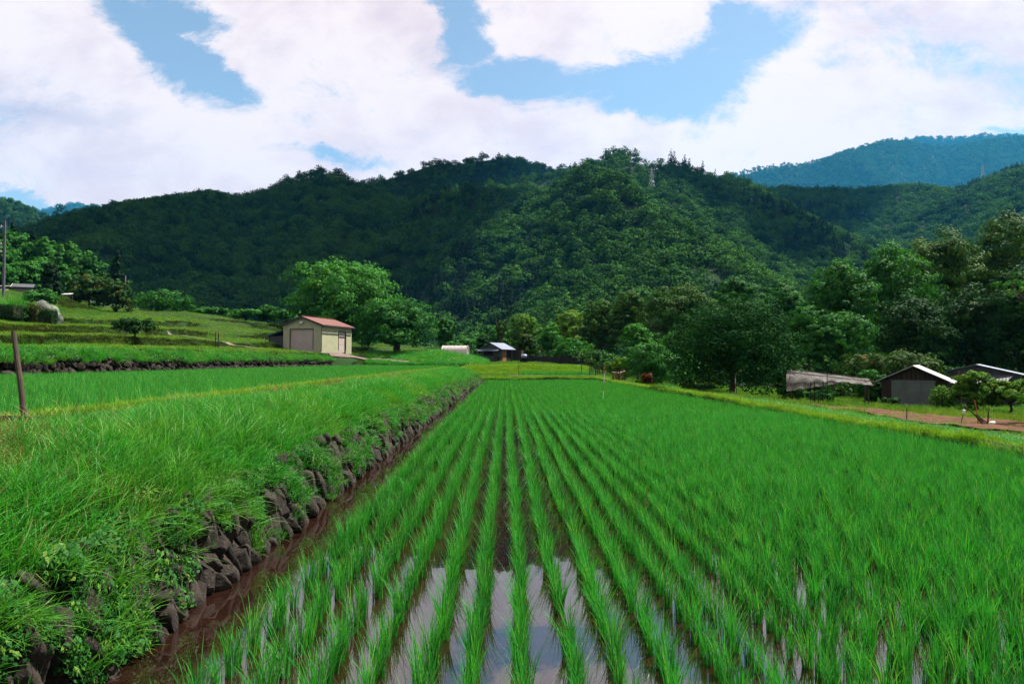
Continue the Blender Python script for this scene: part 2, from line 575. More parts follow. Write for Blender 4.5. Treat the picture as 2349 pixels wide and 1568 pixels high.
def mat_film(name, col, tr):
    """thin plastic film or netting: pale, partly see-through"""
    col = dim(col)
    m, N = new_mat(name)
    g = N.n('ShaderNodeTexCoord')
    n = N.noise(g.outputs['Object'], 3.0, 5, .65)
    c = N.mix(N.rng(n, .3, .7), col, tuple(x * .75 for x in col))
    d = principled(N, c, 0.5, 0.3)
    t = N.n('ShaderNodeBsdfTranslucent')
    N.t.links.new(c, t.inputs[0])
    mx = N.n('ShaderNodeMixShader')
    mx.inputs[0].default_value = 0.45
    N.t.links.new(d, mx.inputs[1])
    N.t.links.new(t.outputs[0], mx.inputs[2])
    tr_ = N.n('ShaderNodeBsdfTransparent')
    m2 = N.n('ShaderNodeMixShader')
    N.put(m2.inputs[0], N.m('MULTIPLY', N.rng(n, .25, .75, 0.6, 1.0), tr))
    N.t.links.new(mx.outputs[0], m2.inputs[1])
    N.t.links.new(tr_.outputs[0], m2.inputs[2])
    finish(N, m2.outputs[0])
    return m


M['film'] = mat_film('plastic_film', (0.74, 0.68, 0.64), 0.15)
M['white_net'] = mat_film('white_net', (0.50, 0.47, 0.46), 0.85)
M['net'] = mat_film('pale_net', (0.28, 0.25, 0.235), 0.5)

# ------------------------------------------------------------------ terrain function
COLS = [  # (x in the photo, [(depth, y in the photo) ...]) read off the terraces on the left and behind
    (-300, [(26, 840), (26.4, 822), (28, 800), (32, 790), (35, 768), (40, 760), (45, 744), (54, 736), (60, 722), (72, 688), (85, 668), (110, 662), (140, 655), (250, 690)]),
    (0, [(32, 852), (32.4, 822), (34, 800), (37.5, 790), (40, 770), (45, 762), (49, 746), (58, 739), (64, 727), (75, 692), (88, 668), (110, 664), (140, 640), (250, 580)]),
    (130, [(36, 852), (36.4, 822), (38, 801), (42, 789), (45, 771), (51, 764), (55, 749), (64, 741), (70, 730), (82, 704), (95, 681), (115, 680), (150, 662), (250, 620)]),
    (230, [(39, 850), (39.4, 822), (41, 803), (46, 788), (49, 772), (56, 765), (60, 752), (68, 745), (75, 736), (88, 726), (105, 712), (110, 710), (150, 706), (250, 690)]),
    (420, [(48, 846), (48.5, 822), (51, 803), (58, 792), (62, 780), (72, 770), (76, 758), (88, 748), (92, 738), (108, 728), (112, 717), (120, 714), (150, 716), (250, 730)]),
    (620, [(65, 840), (65.6, 821), (68, 808), (80, 796), (84, 787), (95, 779), (99, 766), (115, 756), (119, 744), (125, 741), (150, 745), (250, 760)]),
    (760, [(83, 836), (83.6, 822), (85, 810), (88, 803), (100, 799), (112, 793), (116, 786), (130, 782), (160, 782), (250, 785)]),
    (850, [(88, 838), (91, 826), (95, 812), (100, 805), (112, 797), (118, 790), (122, 786), (150, 784), (250, 790)]),
    (1010, [(87, 838), (90, 826), (95, 808), (110, 801), (130, 797), (160, 796), (250, 800)]),
    (1095, [(84, 839), (88, 830), (94, 824), (110, 822), (160, 820), (250, 815)]),
]
for _c in COLS:
    for _i in (3, 5, 7):
        if _i + 1 >= len(_c[1]) or (_c[0] <= 0 and _i == 7):
            continue
        _a, _b = _c[1][_i], _c[1][_i + 1]
        if _b[0] - _a[0] > 1.0:
            _c[1][_i] = (_b[0] - 0.9, _a[1] + 2.5)
_cu = np.array([ray(c[0], 800).x / ray(c[0], 800).y for c in COLS])
_ct = []
for cx_, pts in COLS:
    Ys = np.array([p[0] for p in pts], float)
    Zs = np.array([P(cx_, p[1], p[0]).z for p in pts])
    _ct.append((Ys, Zs))
_cs = np.array([t[0][0] for t in _ct])


def ystart(u):
    return np.interp(u, _cu, _cs)


def hillside(u, Y):
    """height of the terraced hillside; each column is warped so that its steps line up with its neighbours'"""
    u = np.asarray(u, float)
    Y = np.asarray(Y, float)
    k = np.clip(np.searchsorted(_cu, u) - 1, 0, len(_cu) - 2)
    f = np.clip((u - _cu[k]) / (_cu[k + 1] - _cu[k]), 0, 1)
    out = np.zeros_like(u)
    st = ystart(u)
    for i in range(len(_cu) - 1):
        m = k == i
        if not m.any():
            continue
        (Ya, Za), (Yb, Zb) = _ct[i], _ct[i + 1]
        n = 60
        s = np.linspace(0, 1, n)
        # resample both on matching point indices
        la = np.interp(s, np.linspace(0, 1, len(Ya)), Ya)
        lza = np.interp(s, np.linspace(0, 1, len(Ya)), Za)
        lb = np.interp(s, np.linspace(0, 1, len(Yb)), Yb)
        lzb = np.interp(s, np.linspace(0, 1, len(Yb)), Zb)
        ff = f[m][:, None]
        yy = la[None] * (1 - ff) + lb[None] * ff
        zz = lza[None] * (1 - ff) + lzb[None] * ff
        yv = Y[m]
        j = np.clip((yy < yv[:, None]).sum(1) - 1, 0, n - 2)
        ar = np.arange(len(yv))
        t = np.clip((yv - yy[ar, j]) / np.maximum(yy[ar, j + 1] - yy[ar, j], 1e-6), 0, 1)
        out[m] = zz[ar, j] * (1 - t) + zz[ar, j + 1] * t
    return out


BX = [-5.8, -5.55, -5.2, -4.5, -3.7, -3.15, -2.92, -2.70, -2.64]
BZ = [0.72, 0.96, 1.05, 1.00, 0.78, 0.54, 0.36, -0.28, -0.45]
WZ = -0.28                               # water of the lower paddy
UZ = 0.80                                # water of the upper paddy


def xlev(Y):
    """the bund along the right side of the paddy"""
    return 9.95 - 0.033 * (np.asarray(Y, float) - 13)


def ss(a, b, x):
    t = np.clip((x - a) / (b - a), 0, 1)
    return t * t * (3 - 2 * t)


def ground_z(X, Y):
    X = np.atleast_1d(np.asarray(X, float))
    Y = np.atleast_1d(np.asarray(Y, float))
    X, Y = np.broadcast_arrays(X, Y)
    u = X / np.maximum(Y, 1.0)
    mid = np.interp(Y, [0, 62, 63, 70, 72.5, 76, 84, 95, 200], [0.10, 0.10, 0.12, 0.12, 0.25, 1.0, 1.15, 1.4, 1.8])
    right = 0.10 - 0.06 * (X - 8.7) - 0.012 * (Y - 15)
    right = np.maximum(right, -1.6) + 2.6 * ss(55, 130, Y)
    z = mid * (1 - ss(7.5, 15, X)) + right * ss(7.5, 15, X)
    xl = xlev(Y)
    side = np.minimum(-0.16 + 0 * X, right)
    z = np.where((X > xl - .1) & (Y < 58), side + (z - side) * np.maximum(ss(1.2, 2.6, X - xl), ss(46, 58, Y)), z)
    z = np.where((X > xl - .16) & (X < xl + .2) & (Y < 62), np.maximum(z, -0.02), z)
    z = np.where((X > -2.50) & (X < xl - .16) & (Y < 62) & (Y > 0.9), -0.45, z)
    bank = np.interp(X, BX, BZ)
    fade = 1 - ss(58, 68, Y)
    zb = np.where(X < -5.7, 0.72, np.maximum(bank, -1))
    zb = np.where(Y > 58, np.maximum(zb * fade + (1 - fade) * np.minimum(zb, 0.2), np.where(X < -5.7, 0.72, 0.05)), zb)
    zl = np.where(X <= -2.50, np.maximum(zb, np.where(Y > 62, mid * ss(-9, -3, X), -1)), z)
    z = zl
    hs = hillside(u, Y)
    onh = (Y > ystart(u)) & (X < -2.3)
    bl = ss(-0.043, -0.02, u)
    z = np.where(onh, hs * (1 - bl) + mid * bl, z)
    z = np.where(Y < 0.9, np.where(X > -2.50, 0.1, z), z)
    z = z + 0.0
    return z


def gz(x, y):
    return float(ground_z(x, y)[0])


# the ground sheet: fine near the camera, out to the horizon
gx_ = np.unique(np.concatenate([np.linspace(-6000, -300, 12), np.linspace(-300, -80, 24), np.arange(-85, -5.9, 0.45), np.array(BX), np.arange(-5.4, -2.65, 0.15),
                                np.linspace(-2.2, 7.8, 14), np.arange(8, 10.8, .1), np.arange(11, 26, .35), np.arange(26.5, 70, 1.0), np.linspace(70, 300, 24), np.linspace(300, 6000, 12)]))
gy_ = np.unique(np.concatenate([np.linspace(-3000, -10, 8), np.arange(-9, 0.9, 1.0), np.array([0.88, 0.92]), np.arange(1.5, 30, 0.8), np.arange(30, 128, 0.28), np.arange(130, 300, 6), np.linspace(300, 7000, 16)]))
GX, GY = np.meshgrid(gx_, gy_)
GZ = ground_z(GX.ravel(), GY.ravel()).reshape(GX.shape)
rough_m = ((GX < -5.9) | (GX > 9) | (GY > 62)) & (GY > 5) & (GY < 220)
GZ = GZ + np.where(rough_m & ~((GX > -24) & (GX < -5.7) & (GY < 83)), (fbm(GX * 0.45, GY * 0.45) - 0.5) * 0.28, 0)
GZ = GZ + np.where((GX > -5.2) & (GX < -2.9) & (GY < 62), (fbm(GX * 1.2, GY * 1.2) - 0.5) * 0.22, 0)
nyg, nxg = GX.shape
ii = np.arange(nyg * nxg).reshape(nyg, nxg)
gf = np.stack([ii[:-1, :-1], ii[:-1, 1:], ii[1:, 1:], ii[1:, :-1]], -1).reshape(-1, 4)
ground = link(bpy.data.objects.new("ground", npmesh("ground", np.stack([GX, GY, GZ], -1).reshape(-1, 3), [gf], M['ground'], smooth=True)))
tag(ground, kind='structure')


def sheet(name, poly_rows, mat, dz=0.02, follow=True, z=None, kind='structure'):
    """strip of quads between left and right edge points that follows the ground"""
    V, F = [], []
    n = len(poly_rows)
    k = 9
    for (a, b) in poly_rows:
        for i in range(k):
            t = i / (k - 1)
            x, y = a[0] * (1 - t) + b[0] * t, a[1] * (1 - t) + b[1] * t
            V.append((x, y, z if z is not None else gz(x, y) + dz))
    for r in range(n - 1):
        for i in range(k - 1):
            q = r * k + i
            F.append((q, q + 1, q + k + 1, q + k))
    o = link(bpy.data.objects.new(name, npmesh(name, V, [np.array(F)], mat, smooth=True)))
    return tag(o, kind=kind)


sheet("paddy_water", [((-2.7, 0.9), (float(xlev(.9)), 0.9)), ((-2.7, 62), (float(xlev(62)), 62))], M['water'], z=WZ)


def xwall(Y):
    return -24 + 0.038 * (Y - 32)


up_rows = []
for y in (3.0, 20, 32, 50, 70, 82, 86, 90):
    xl = xwall(y)
    up_rows.append(((max(xl, -0.262 * y) if y > 83 else xl, y), (-5.55, y)))
sheet("upper_paddy_water", up_rows, M['water'], z=UZ)


# ------------------------------------------------------------------ plant geometry
def blades(n, radius, h, hv, bend, width, seed, lean=(0, 0), segs=3, base_h=0.0, flat=1.0, droop=0.0):
    """n ribbon leaves growing from a disc: returns V, quads, tris, tint"""
    r = np.random.default_rng(seed)
    a = r.random(n) * 2 * np.pi
    rad = radius * np.sqrt(r.random(n))
    base = np.stack([rad * np.cos(a), rad * np.sin(a) * flat, np.full(n, base_h)], 1)
    da = a + r.normal(0, 0.9, n)
    d = np.stack([np.cos(da), np.sin(da), np.zeros(n)], 1)
    hh = h * (1 + hv * r.normal(0, 1, n)).clip(0.35, 1.6)
    b = hh * (bend * (0.25 + 1.0 * r.random(n)))
    ts = np.linspace(0, 1, segs + 1)
    side = np.stack([-d[:, 1], d[:, 0], np.zeros(n)], 1)
    tw = r.normal(0, 0.7, n)[:, None]
    side = side * np.cos(tw) + d * np.sin(tw)
    V = []
    dr = droop * r.random(n)
    for i, t in enumerate(ts):
        c = base + d * (b * t * t)[:, None] + np.array([lean[0], lean[1], 0]) * (hh * t ** 1.5)[:, None]
        c[:, 2] += hh * (t - 0.22 * bend * t * t * t) - dr * hh * t ** 3
        w = width * (1.0 if i == 0 else (1.0 - t) ** 0.6) * (0.75 if i == 0 else 1.0)
        if i < segs:
            V.append(c - side * w / 2)
            V.append(c + side * w / 2)
        else:
            V.append(c)
    m = 2 * segs + 1
    V = np.stack(V, 1).reshape(-1, 3)
    o = (np.arange(n) * m)[:, None]
    quads = np.concatenate([o + np.array([2 * i, 2 * i + 1, 2 * i + 3, 2 * i + 2]) for i in range(segs - 1)])
    tris = o + np.array([2 * segs - 2, 2 * segs - 1, 2 * segs])
    tint = np.repeat(r.random(n), m)
    return V, quads, tris, tint


def blade_mesh(name, mat, **kw):
    V, q, t, ti = blades(**kw)
    return npmesh(name, V, [q, t], mat, {"tint": ti})


def leaf_cards(C, Nrm, L, Wd, seed, fold=0.15):
    """one pointed leaf (two triangles folded along the midrib) per centre"""
    r = np.random.default_rng(seed)
    n = len(C)
    Nrm = Nrm / np.maximum(np.linalg.norm(Nrm, axis=1, keepdims=True), 1e-6)
    rv = r.normal(0, 1, (n, 3))
    rv[:, 2] -= 0.35
    t = np.cross(Nrm, rv)
    t /= np.maximum(np.linalg.norm(t, axis=1, keepdims=True), 1e-6)
    s = np.cross(Nrm, t)
    L = (L * r.uniform(0.65, 1.25, n))[:, None]
    Wd = Wd * L
    a = C - t * L * 0.5
    b = C + s * Wd * 0.5 + Nrm * L * fold * 0.5
    c = C + t * L * 0.5 - Nrm * L * fold * 0.5
    d = C - s * Wd * 0.5 + Nrm * L * fold * 0.5
    V = np.stack([a, b, c, d], 1).reshape(-1, 3)
    q = (np.arange(n) * 4)[:, None] + np.array([0, 1, 2, 3])
    return V, q


def leafy_points(lobes, n, seed, clumps=14, flat=0.55, inner=0.12, up=0.35, jit=0.30):
    """leaf centres gathered in clumps over lobe surfaces -> uneven outline with holes between clumps"""
    r = np.random.default_rng(seed)
    vol = np.array([l[1][0] * l[1][1] + l[1][0] * l[1][2] for l in lobes]) ** 1.0
    cnt = (n * vol / vol.sum()).astype(int)
    Cs, Ns, Ts = [], [], []
    for (c, rad), m in zip(lobes, cnt):
        if m < 4:
            continue
        c = np.asarray(c, float)
        rad = np.asarray(rad, float)
        k = max(5, int(clumps))
        cd = r.normal(0, 1, (k, 3))
        cd[:, 2] = cd[:, 2] * 0.9 + 0.25
        cd /= np.linalg.norm(cd, axis=1, keepdims=True)
        cr = r.uniform(0.78, 1.08, k)
        ct = r.random(k)
        cs = r.uniform(0.6, 1.4, k)
        pick = r.integers(0, k, m)
        sz = rad.mean() * 0.30 * cs[pick][:, None]
        off = r.normal(0, 1, (m, 3))
        off /= np.maximum(np.linalg.norm(off, axis=1, keepdims=True), 1e-6)
        off *= (r.random((m, 1)) ** 0.45)
        off[:, 2] *= flat
        p = cd[pick] * cr[pick][:, None] * rad + off * sz * 1.25
        ins = r.random(m) < inner
        p[ins] *= r.uniform(0.35, 0.9, (ins.sum(), 1))
        nn = p / rad * 1.1 + off * 1.0 + r.normal(0, jit, (m, 3))
        nn[:, 2] += up
        Cs.append(c + p)
        Ns.append(nn)
        Ts.append((ct[pick] * 0.55 + r.random(m) * 0.45))
    return np.concatenate(Cs), np.concatenate(Ns), np.concatenate(Ts)


def crown_mesh(name, lobes, n, leaf, mat, seed, clumps=14, flat=0.55, asp=0.55, inner=0.12, up=0.35, jit=0.30):
    C, Nn, T = leafy_points(lobes, n, seed, clumps, flat, inner, up, jit)
    V, q = leaf_cards(C, Nn, leaf, asp, seed + 1)
    return npmesh(name, V, [q], mat, {"tint": np.repeat(T, 4)})


def make_lobes(w, d, z0, z1, seed, n=12, shape='round'):
    r = np.random.default_rng(seed)
    H = z1 - z0
    out = []
    for i in range(n):
        f = (i + 0.5) / n
        if shape == 'cone':
            zr = f
            rr = (1 - f) * 0.34 + 0.06
            a = r.random() * 6.28
            o = (1 - f) * 0.18
        elif shape == 'column':
            zr = f
            rr = 0.42 * (1 - 0.55 * f ** 3)
            a = r.random() * 6.28
            o = 0.06
        else:
            zr = 0.22 + 0.62 * f
            a = i * 2.4 + r.normal(0, .3)
            prof = math.sqrt(max(0.02, 1 - (2 * (zr - 0.46)) ** 2))
            rr = r.uniform(0.20, 0.29)
            o = max(0, 0.5 * prof - rr * 0.75) * (0.75 + 0.35 * r.random())
            if shape == 'flat':
                zr = 0.45 + 0.4 * r.random()
        rz = min(rr * w, H * (0.33 if shape in ('round', 'flat') else 0.2))
        if shape == 'flat':
            rz = H * 0.22
        zc = z0 + zr * H
        zc = min(zc, z1 - rz)
        zc = max(zc, z0 + rz * .8)
        out.append(((math.cos(a) * o * w, math.sin(a) * o * d, zc), (rr * w, rr * d, rz)))
    if shape == 'round':
        out.append(((0, 0, z1 - 0.2 * H), (0.25 * w, 0.25 * d, 0.2 * H)))
        out.append(((0, 0, z0 + 0.45 * H), (0.36 * w, 0.36 * d, 0.36 * H)))
    return out


def trunk_mb(base_r, lobes, fork, seed, limbs=7, wob=0.3, top=None):
    """tapered trunk that splits into limbs reaching for the lobes of the crown"""
    r = random.Random(seed)
    mb = MB()
    tz = top if top else fork
    pts = [Vector((0, 0, -0.25))]
    for i in range(1, 5):
        f = i / 4
        pts.append(Vector((r.uniform(-1, 1) * wob * f * .4, r.uniform(-1, 1) * wob * f * .4, tz * f)))
    mb.tube(pts, [base_r * (1.25 - 0.6 * i / 4) if i else base_r * 1.5 for i in range(5)], 8)
    ls = sorted(lobes, key=lambda l: -l[1][0])[:limbs]
    for c, rad in ls:
        s = pts[3].lerp(pts[4], r.random())
        e = Vector(c)
        m1 = s.lerp(e, 0.4) + Vector((r.uniform(-.2, .2), r.uniform(-.2, .2), r.uniform(.1, .4))) * rad[0] * .5
        mb.tube([s, m1, s.lerp(e, .75), e], [base_r * .5, base_r * .34, base_r * .2, base_r * .08], 6)
        for q in range(2):
            e2 = e + Vector((r.uniform(-1, 1) * rad[0], r.uniform(-1, 1) * rad[1], r.uniform(-.3, .8) * rad[2])) * .8
            mb.tube([s.lerp(e, .6), s.lerp(e, .6).lerp(e2, .6), e2], [base_r * .2, base_r * .12, base_r * .04], 5)
    return mb


_ts = [100]


def tree(name, label, cat, leafm, x0, x1, yt, yb, Y, shape='round', n_l=12, group=None, leafpx=3.2, dens=3.4, clumps=14, trunk_r=None,
         flat=0.55, zbase=None, depth=1.0, asp=0.55, low=False):
    """tree or bush whose crown covers x0..x1, yt..yb of the photo when it stands at distance Y"""
    _ts[0] += 13
    s = _ts[0]
    xc = (x0 + x1) / 2
    top = P(xc, yt, Y)
    bot = P(xc, yb, Y)
    w = (x1 - x0) / FD * Y
    zb = gz(top.x, Y) if zbase is None else zbase
    t = thing(name, label, cat, (top.x, Y, zb), 0, group)
    z1 = top.z - zb
    z0 = max(bot.z - zb, 0.02 if low else 0.12 * z1)
    lobes = make_lobes(w, w * depth, z0, z1, s, n_l, shape)
    area = (x1 - x0) * (yb - yt) * (1024 / 2349) ** 2
    n = int(np.clip(dens * area, 1200, 24000))
    leaf = leafpx * Y / 683.0
    cm = crown_mesh("crown", lobes, n, leaf, M[leafm], s, clumps, flat, asp)
    link(bpy.data.objects.new("crown", cm), t)
    tr = trunk_r or max(0.03, w * 0.028)
    trunk_mb(tr, lobes, max(z0 + 0.25 * (z1 - z0), 0.15), s).build("trunk", M['bark'], t, True)
    return t


# ------------------------------------------------------------------ scattering of uncountable plants
def src_collection(name, meshes):
    c = bpy.data.collections.new(name)
    for i, me in enumerate(meshes):
        o = bpy.data.objects.new("%s_%02d" % (name, i), me)
        c.objects.link(o)
    return c


def scatter(name, pts, rot, scl, idx, coll, mat):
    me = bpy.data.meshes.new(name)
    n = len(pts)
    me.vertices.add(n)
    me.vertices.foreach_set("co", np.asarray(pts, np.float32).ravel())
    a = me.attributes.new("rot", 'FLOAT_VECTOR', 'POINT')
    a.data.foreach_set("vector", np.asarray(rot, np.float32).ravel())
    a = me.attributes.new("scl", 'FLOAT_VECTOR', 'POINT')
    sc_ = np.asarray(scl, np.float32)
    if sc_.ndim == 1:
        sc_ = np.repeat(sc_[:, None], 3, 1)
    a.data.foreach_set("vector", sc_.ravel())
    a = me.attributes.new("idx", 'INT', 'POINT')
    a.data.foreach_set("value", np.asarray(idx, np.int32))
    me.materials.append(mat)
    o = link(bpy.data.objects.new(name, me))
    g = bpy.data.node_groups.new(name + "_scatter", 'GeometryNodeTree')
    g.interface.new_socket("Geometry", in_out='INPUT', socket_type='NodeSocketGeometry')
    g.interface.new_socket("Geometry", in_out='OUTPUT', socket_type='NodeSocketGeometry')
    gi, go = g.nodes.new('NodeGroupInput'), g.nodes.new('NodeGroupOutput')
    ci = g.nodes.new('GeometryNodeCollectionInfo')
    ci.inputs[0].default_value = coll
    ci.inputs['Separate Children'].default_value = True
    ci.inputs['Reset Children'].default_value = True
    ip = g.nodes.new('GeometryNodeInstanceOnPoints')
    ip.inputs['Pick Instance'].default_value = True

    def named(nm, dt):
        nd = g.nodes.new('GeometryNodeInputNamedAttribute')
        nd.data_type = dt
        nd.inputs[0].default_value = nm
        return nd.outputs[0]
    g.links.new(gi.outputs[0], ip.inputs['Points'])
    g.links.new(ci.outputs[0], ip.inputs['Instance'])
    g.links.new(named("idx", 'INT'), ip.inputs['Instance Index'])
    g.links.new(named("rot", 'FLOAT_VECTOR'), ip.inputs['Rotation'])
    g.links.new(named("scl", 'FLOAT_VECTOR'), ip.inputs['Scale'])
    g.links.new(ip.outputs[0], go.inputs[0])
    md = o.modifiers.new("scatter", 'NODES')
    md.node_group = g
    return tag(o, kind='stuff')


def spin(n, tilt=0.0):
    return np.stack([rng.normal(0, tilt, n), rng.normal(0, tilt, n), rng.random(n) * 6.283], 1)


def project(x, y, z):
    """photo coordinates of world points"""
    d = np.stack([x, y, np.asarray(z) - CAM_H], -1) @ np.array(_cm)
    return 1174.5 - d[..., 0] / d[..., 2] * FD, 784.0 + d[..., 1] / d[..., 2] * FD, -d[..., 2]


# rice -----------------------------------------------------------------
rice_meshes = [blade_mesh("rice_plant", M['rice'], n=42, radius=0.034, h=0.30, hv=0.20, bend=0.32, width=0.0070, seed=40 + i, segs=4, droop=0.10, lean=(0.03, 0)) for i in range(7)]
rice_far = [blade_mesh("rice_clump", M['rice'], n=34, radius=0.10, h=0.30, hv=0.18, bend=0.28, width=0.010, seed=60 + i, segs=2) for i in range(5)]
row_x = -0.196 + 0.30 * np.arange(-5, 36)
pts = []
for k, xr in enumerate(row_x):
    ys = np.arange(1.6 + rng.random() * .1, 61.6, 0.15)
    j = 0.018 if xr < 3.5 else 0.045
    xs = xr + rng.normal(0, j, len(ys)) + 0.09 * (fbm(ys * .25 + 31 * k, ys * 0 + k) - .5)
    keep = rng.random(len(ys)) > 0.05
    pts.append(np.stack([xs, ys + rng.normal(0, 0.018, len(ys))], 1)[keep])
pts = np.concatenate(pts)
ex_n = 9000
ex_y = 3.0 + 58 * rng.random(ex_n)
ex_x = rng.uniform(1.9, 9.6, ex_n)
ex_k = rng.random(ex_n) < np.clip((ex_x - 1.9 - .02 * ex_y) / 1.6, 0, 1)
pts = np.concatenate([pts, np.stack([ex_x, ex_y], 1)[ex_k]])
pts = pts[pts[:, 0] < xlev(pts[:, 1]) - .12]
hx, hy, hd = project(pts[:, 0], pts[:, 1], np.full(len(pts), WZ + 0.18))
vis = (hx > -60) & (hx < 2410) & (hy < 1590)
dist = np.hypot(pts[:, 0], pts[:, 1])
order = np.argsort(np.where(vis, dist, 1e9))
near = order[:300]
rest = np.ones(len(pts), bool)
rest[near] = False
rest &= (hx > -400) & (hx < 2900)
for n_i, i in enumerate(near):
    o = bpy.data.objects.new("rice_plant", rice_meshes[n_i % 7])
    link(o)
    o.location = (pts[i, 0], pts[i, 1], WZ - 0.02)
    o.rotation_euler = (random.gauss(0, .05), random.gauss(0, .05), random.random() * 6.28)
    s = random.uniform(.86, 1.16)
    o.scale = (s, s, s * random.uniform(.92, 1.1))
    tag(o, 'slender young green rice plant standing in the shallow water at the front of the paddy', 'rice plant', 'rice plants at the front of the flooded paddy')
pr = pts[rest]
nr = len(pr)
farm = pr[:, 1] > 24
idx = np.where(farm, rng.integers(7, 12, nr), rng.integers(0, 7, nr))
cr = src_collection("rice_source", rice_meshes + rice_far)
keep = ~farm | (rng.random(nr) < 0.75)
pr, idx = pr[keep], idx[keep]
nr = len(pr)
scatter("rice_crop", np.stack([pr[:, 0], pr[:, 1], np.full(nr, WZ - 0.02)], 1), spin(nr, .05), rng.uniform(.86, 1.16, nr), idx, cr, M['rice'])
# upper paddy
u_pts = []
for y in np.arange(4.6, 90, 0.2):
    st = 0.24 if y < 30 else 0.34
    xl = max(xwall(y), -0.80 * y)
    if y > 83:
        xl = max(xl, -0.262 * y)
    xs = np.arange(xl + .3, -5.75, st)
    u_pts.append(np.stack([xs + rng.normal(0, .04, len(xs)), np.full(len(xs), y) + rng.normal(0, .04, len(xs))], 1))
u_pts = np.concatenate(u_pts)
u_pts = u_pts[u_pts[:, 1] < ystart(u_pts[:, 0] / u_pts[:, 1]) - 0.3]
nu = len(u_pts)
scatter("upper_rice_crop", np.stack([u_pts[:, 0], u_pts[:, 1], np.full(nu, UZ - 0.02)], 1), spin(nu, .05), rng.uniform(.9, 1.15, nu), rng.integers(7, 12, nu), cr, M['rice'])

# the small rear paddy
ry_ = rng.uniform(64.8, 71.2, 1500)
rx2 = rng.uniform(1.2, 8.6, 1500)
kk = (rx2 > 1.2 + (ry_ - 64.8) * .1) & (ry_ > 65.2 + .06 * rx2)
rx2, ry_ = rx2[kk], ry_[kk]
scatter("rear_rice_crop", np.stack([rx2, ry_, ground_z(rx2, ry_) + .05], 1), spin(len(rx2), .05), rng.uniform(1, 1.4, len(rx2)), rng.integers(7, 12, len(rx2)), cr, M['rice'])



def path_dist0(x, y):
    xs_, ys_, _ = project(x, y, ground_z(x, y))
    return np.abs(ys_ - np.interp(xs_, [752, 810, 860, 938], [812, 820, 825, 832])) / 4 + 10 * ((xs_ < 745) | (xs_ > 945))


# grass on the bank ------------------------------------------------------
g_long = [blade_mesh("grass_tuft", M['grass'], n=46, radius=0.13, h=0.36, hv=0.30, bend=0.62, width=0.0092, seed=80 + i, segs=4, lean=(0.10, -0.02), droop=0.22) for i in range(6)]
g_mid = [blade_mesh("grass_tuft", M['grass'], n=46, radius=0.17, h=0.30, hv=0.30, bend=0.65, width=0.012, seed=90 + i, segs=3, lean=(0.16, -0.04), droop=0.25) for i in range(4)]


def weed_mesh(seed, n=42, r=0.13, L=0.05):
    q = np.random.default_rng(seed)
    C = q.normal(0, 1, (n, 3))
    C /= np.linalg.norm(C, axis=1, keepdims=True)
    C *= r * q.random((n, 1)) ** .4
    C[:, 2] = np.abs(C[:, 2]) * .9 + .03
    Nn = C * 3 + np.array([0.2, 0, .35]) + q.normal(0, .25, (n, 3))
    V, f = leaf_cards(C, Nn, L, .5, seed)
    V2, q2, t2, ti2 = blades(8, .05, .2, .3, .9, .008, seed + 5, segs=3, droop=.4)
    return npmesh("weed", np.concatenate([V, V2]), [f, q2 + len(V), t2 + len(V)], M['weed'], {"tint": np.concatenate([np.repeat(q.random(n), 4), ti2])})


weeds_m = [weed_mesh(120 + i, 42 + 8 * i, 0.11 + .02 * i, 0.045 + .008 * i) for i in range(5)]
bp = []


def strip(y0, y1, per_m2, xa, xb):
    n = int((y1 - y0) * (xb - xa) * per_m2)
    return np.stack([rng.uniform(xa, xb, n), rng.uniform(y0, y1, n)], 1)


b1 = np.concatenate([strip(2.0, 12, 165, -5.4, -2.80)])
b2 = np.concatenate([strip(12, 30, 100, -5.4, -2.86), strip(30, 66, 58, -5.6, -2.82)])
gcoll = src_collection("grass_source", g_long + g_mid + weeds_m)
bp = np.concatenate([b1, b2])
bz = ground_z(bp[:, 0], bp[:, 1]) - 0.03
n1, n2 = len(b1), len(b2)
nn_ = n1 + n2
bidx = np.concatenate([rng.integers(0, 6, n1), rng.integers(6, 10, n2)])
wpat = fbm(bp[:, 0] * 1.1 + 9, bp[:, 1] * .8, 3)
wd = rng.random(nn_) < np.clip((wpat - .47) * 2.2, .03, .45) * np.where(bp[:, 0] > -4.2, 1, .3) + .22 * (bp[:, 0] > -3.1)
bidx = np.where(wd, rng.integers(10, 15, nn_), bidx)
hs_ = 0.42 + 0.75 * fbm(bp[:, 0] * .8, bp[:, 1] * .8)
hs_ *= np.interp(bp[:, 0], [-5.3, -4.9, -4.2, -3.4, -2.6], [.34, .42, .75, 1.15, .9]) * rng.uniform(.7, 1.25, nn_)
brot = np.stack([rng.normal(0, .2, nn_), rng.normal(0.06, .2, nn_) + .55 * ss(-3.2, -2.82, bp[:, 0]), rng.normal(0, 1.3, nn_)], 1)
scatter("bank_grass", np.stack([bp[:, 0], bp[:, 1], bz], 1), brot, hs_, bidx, gcoll, M['grass'])

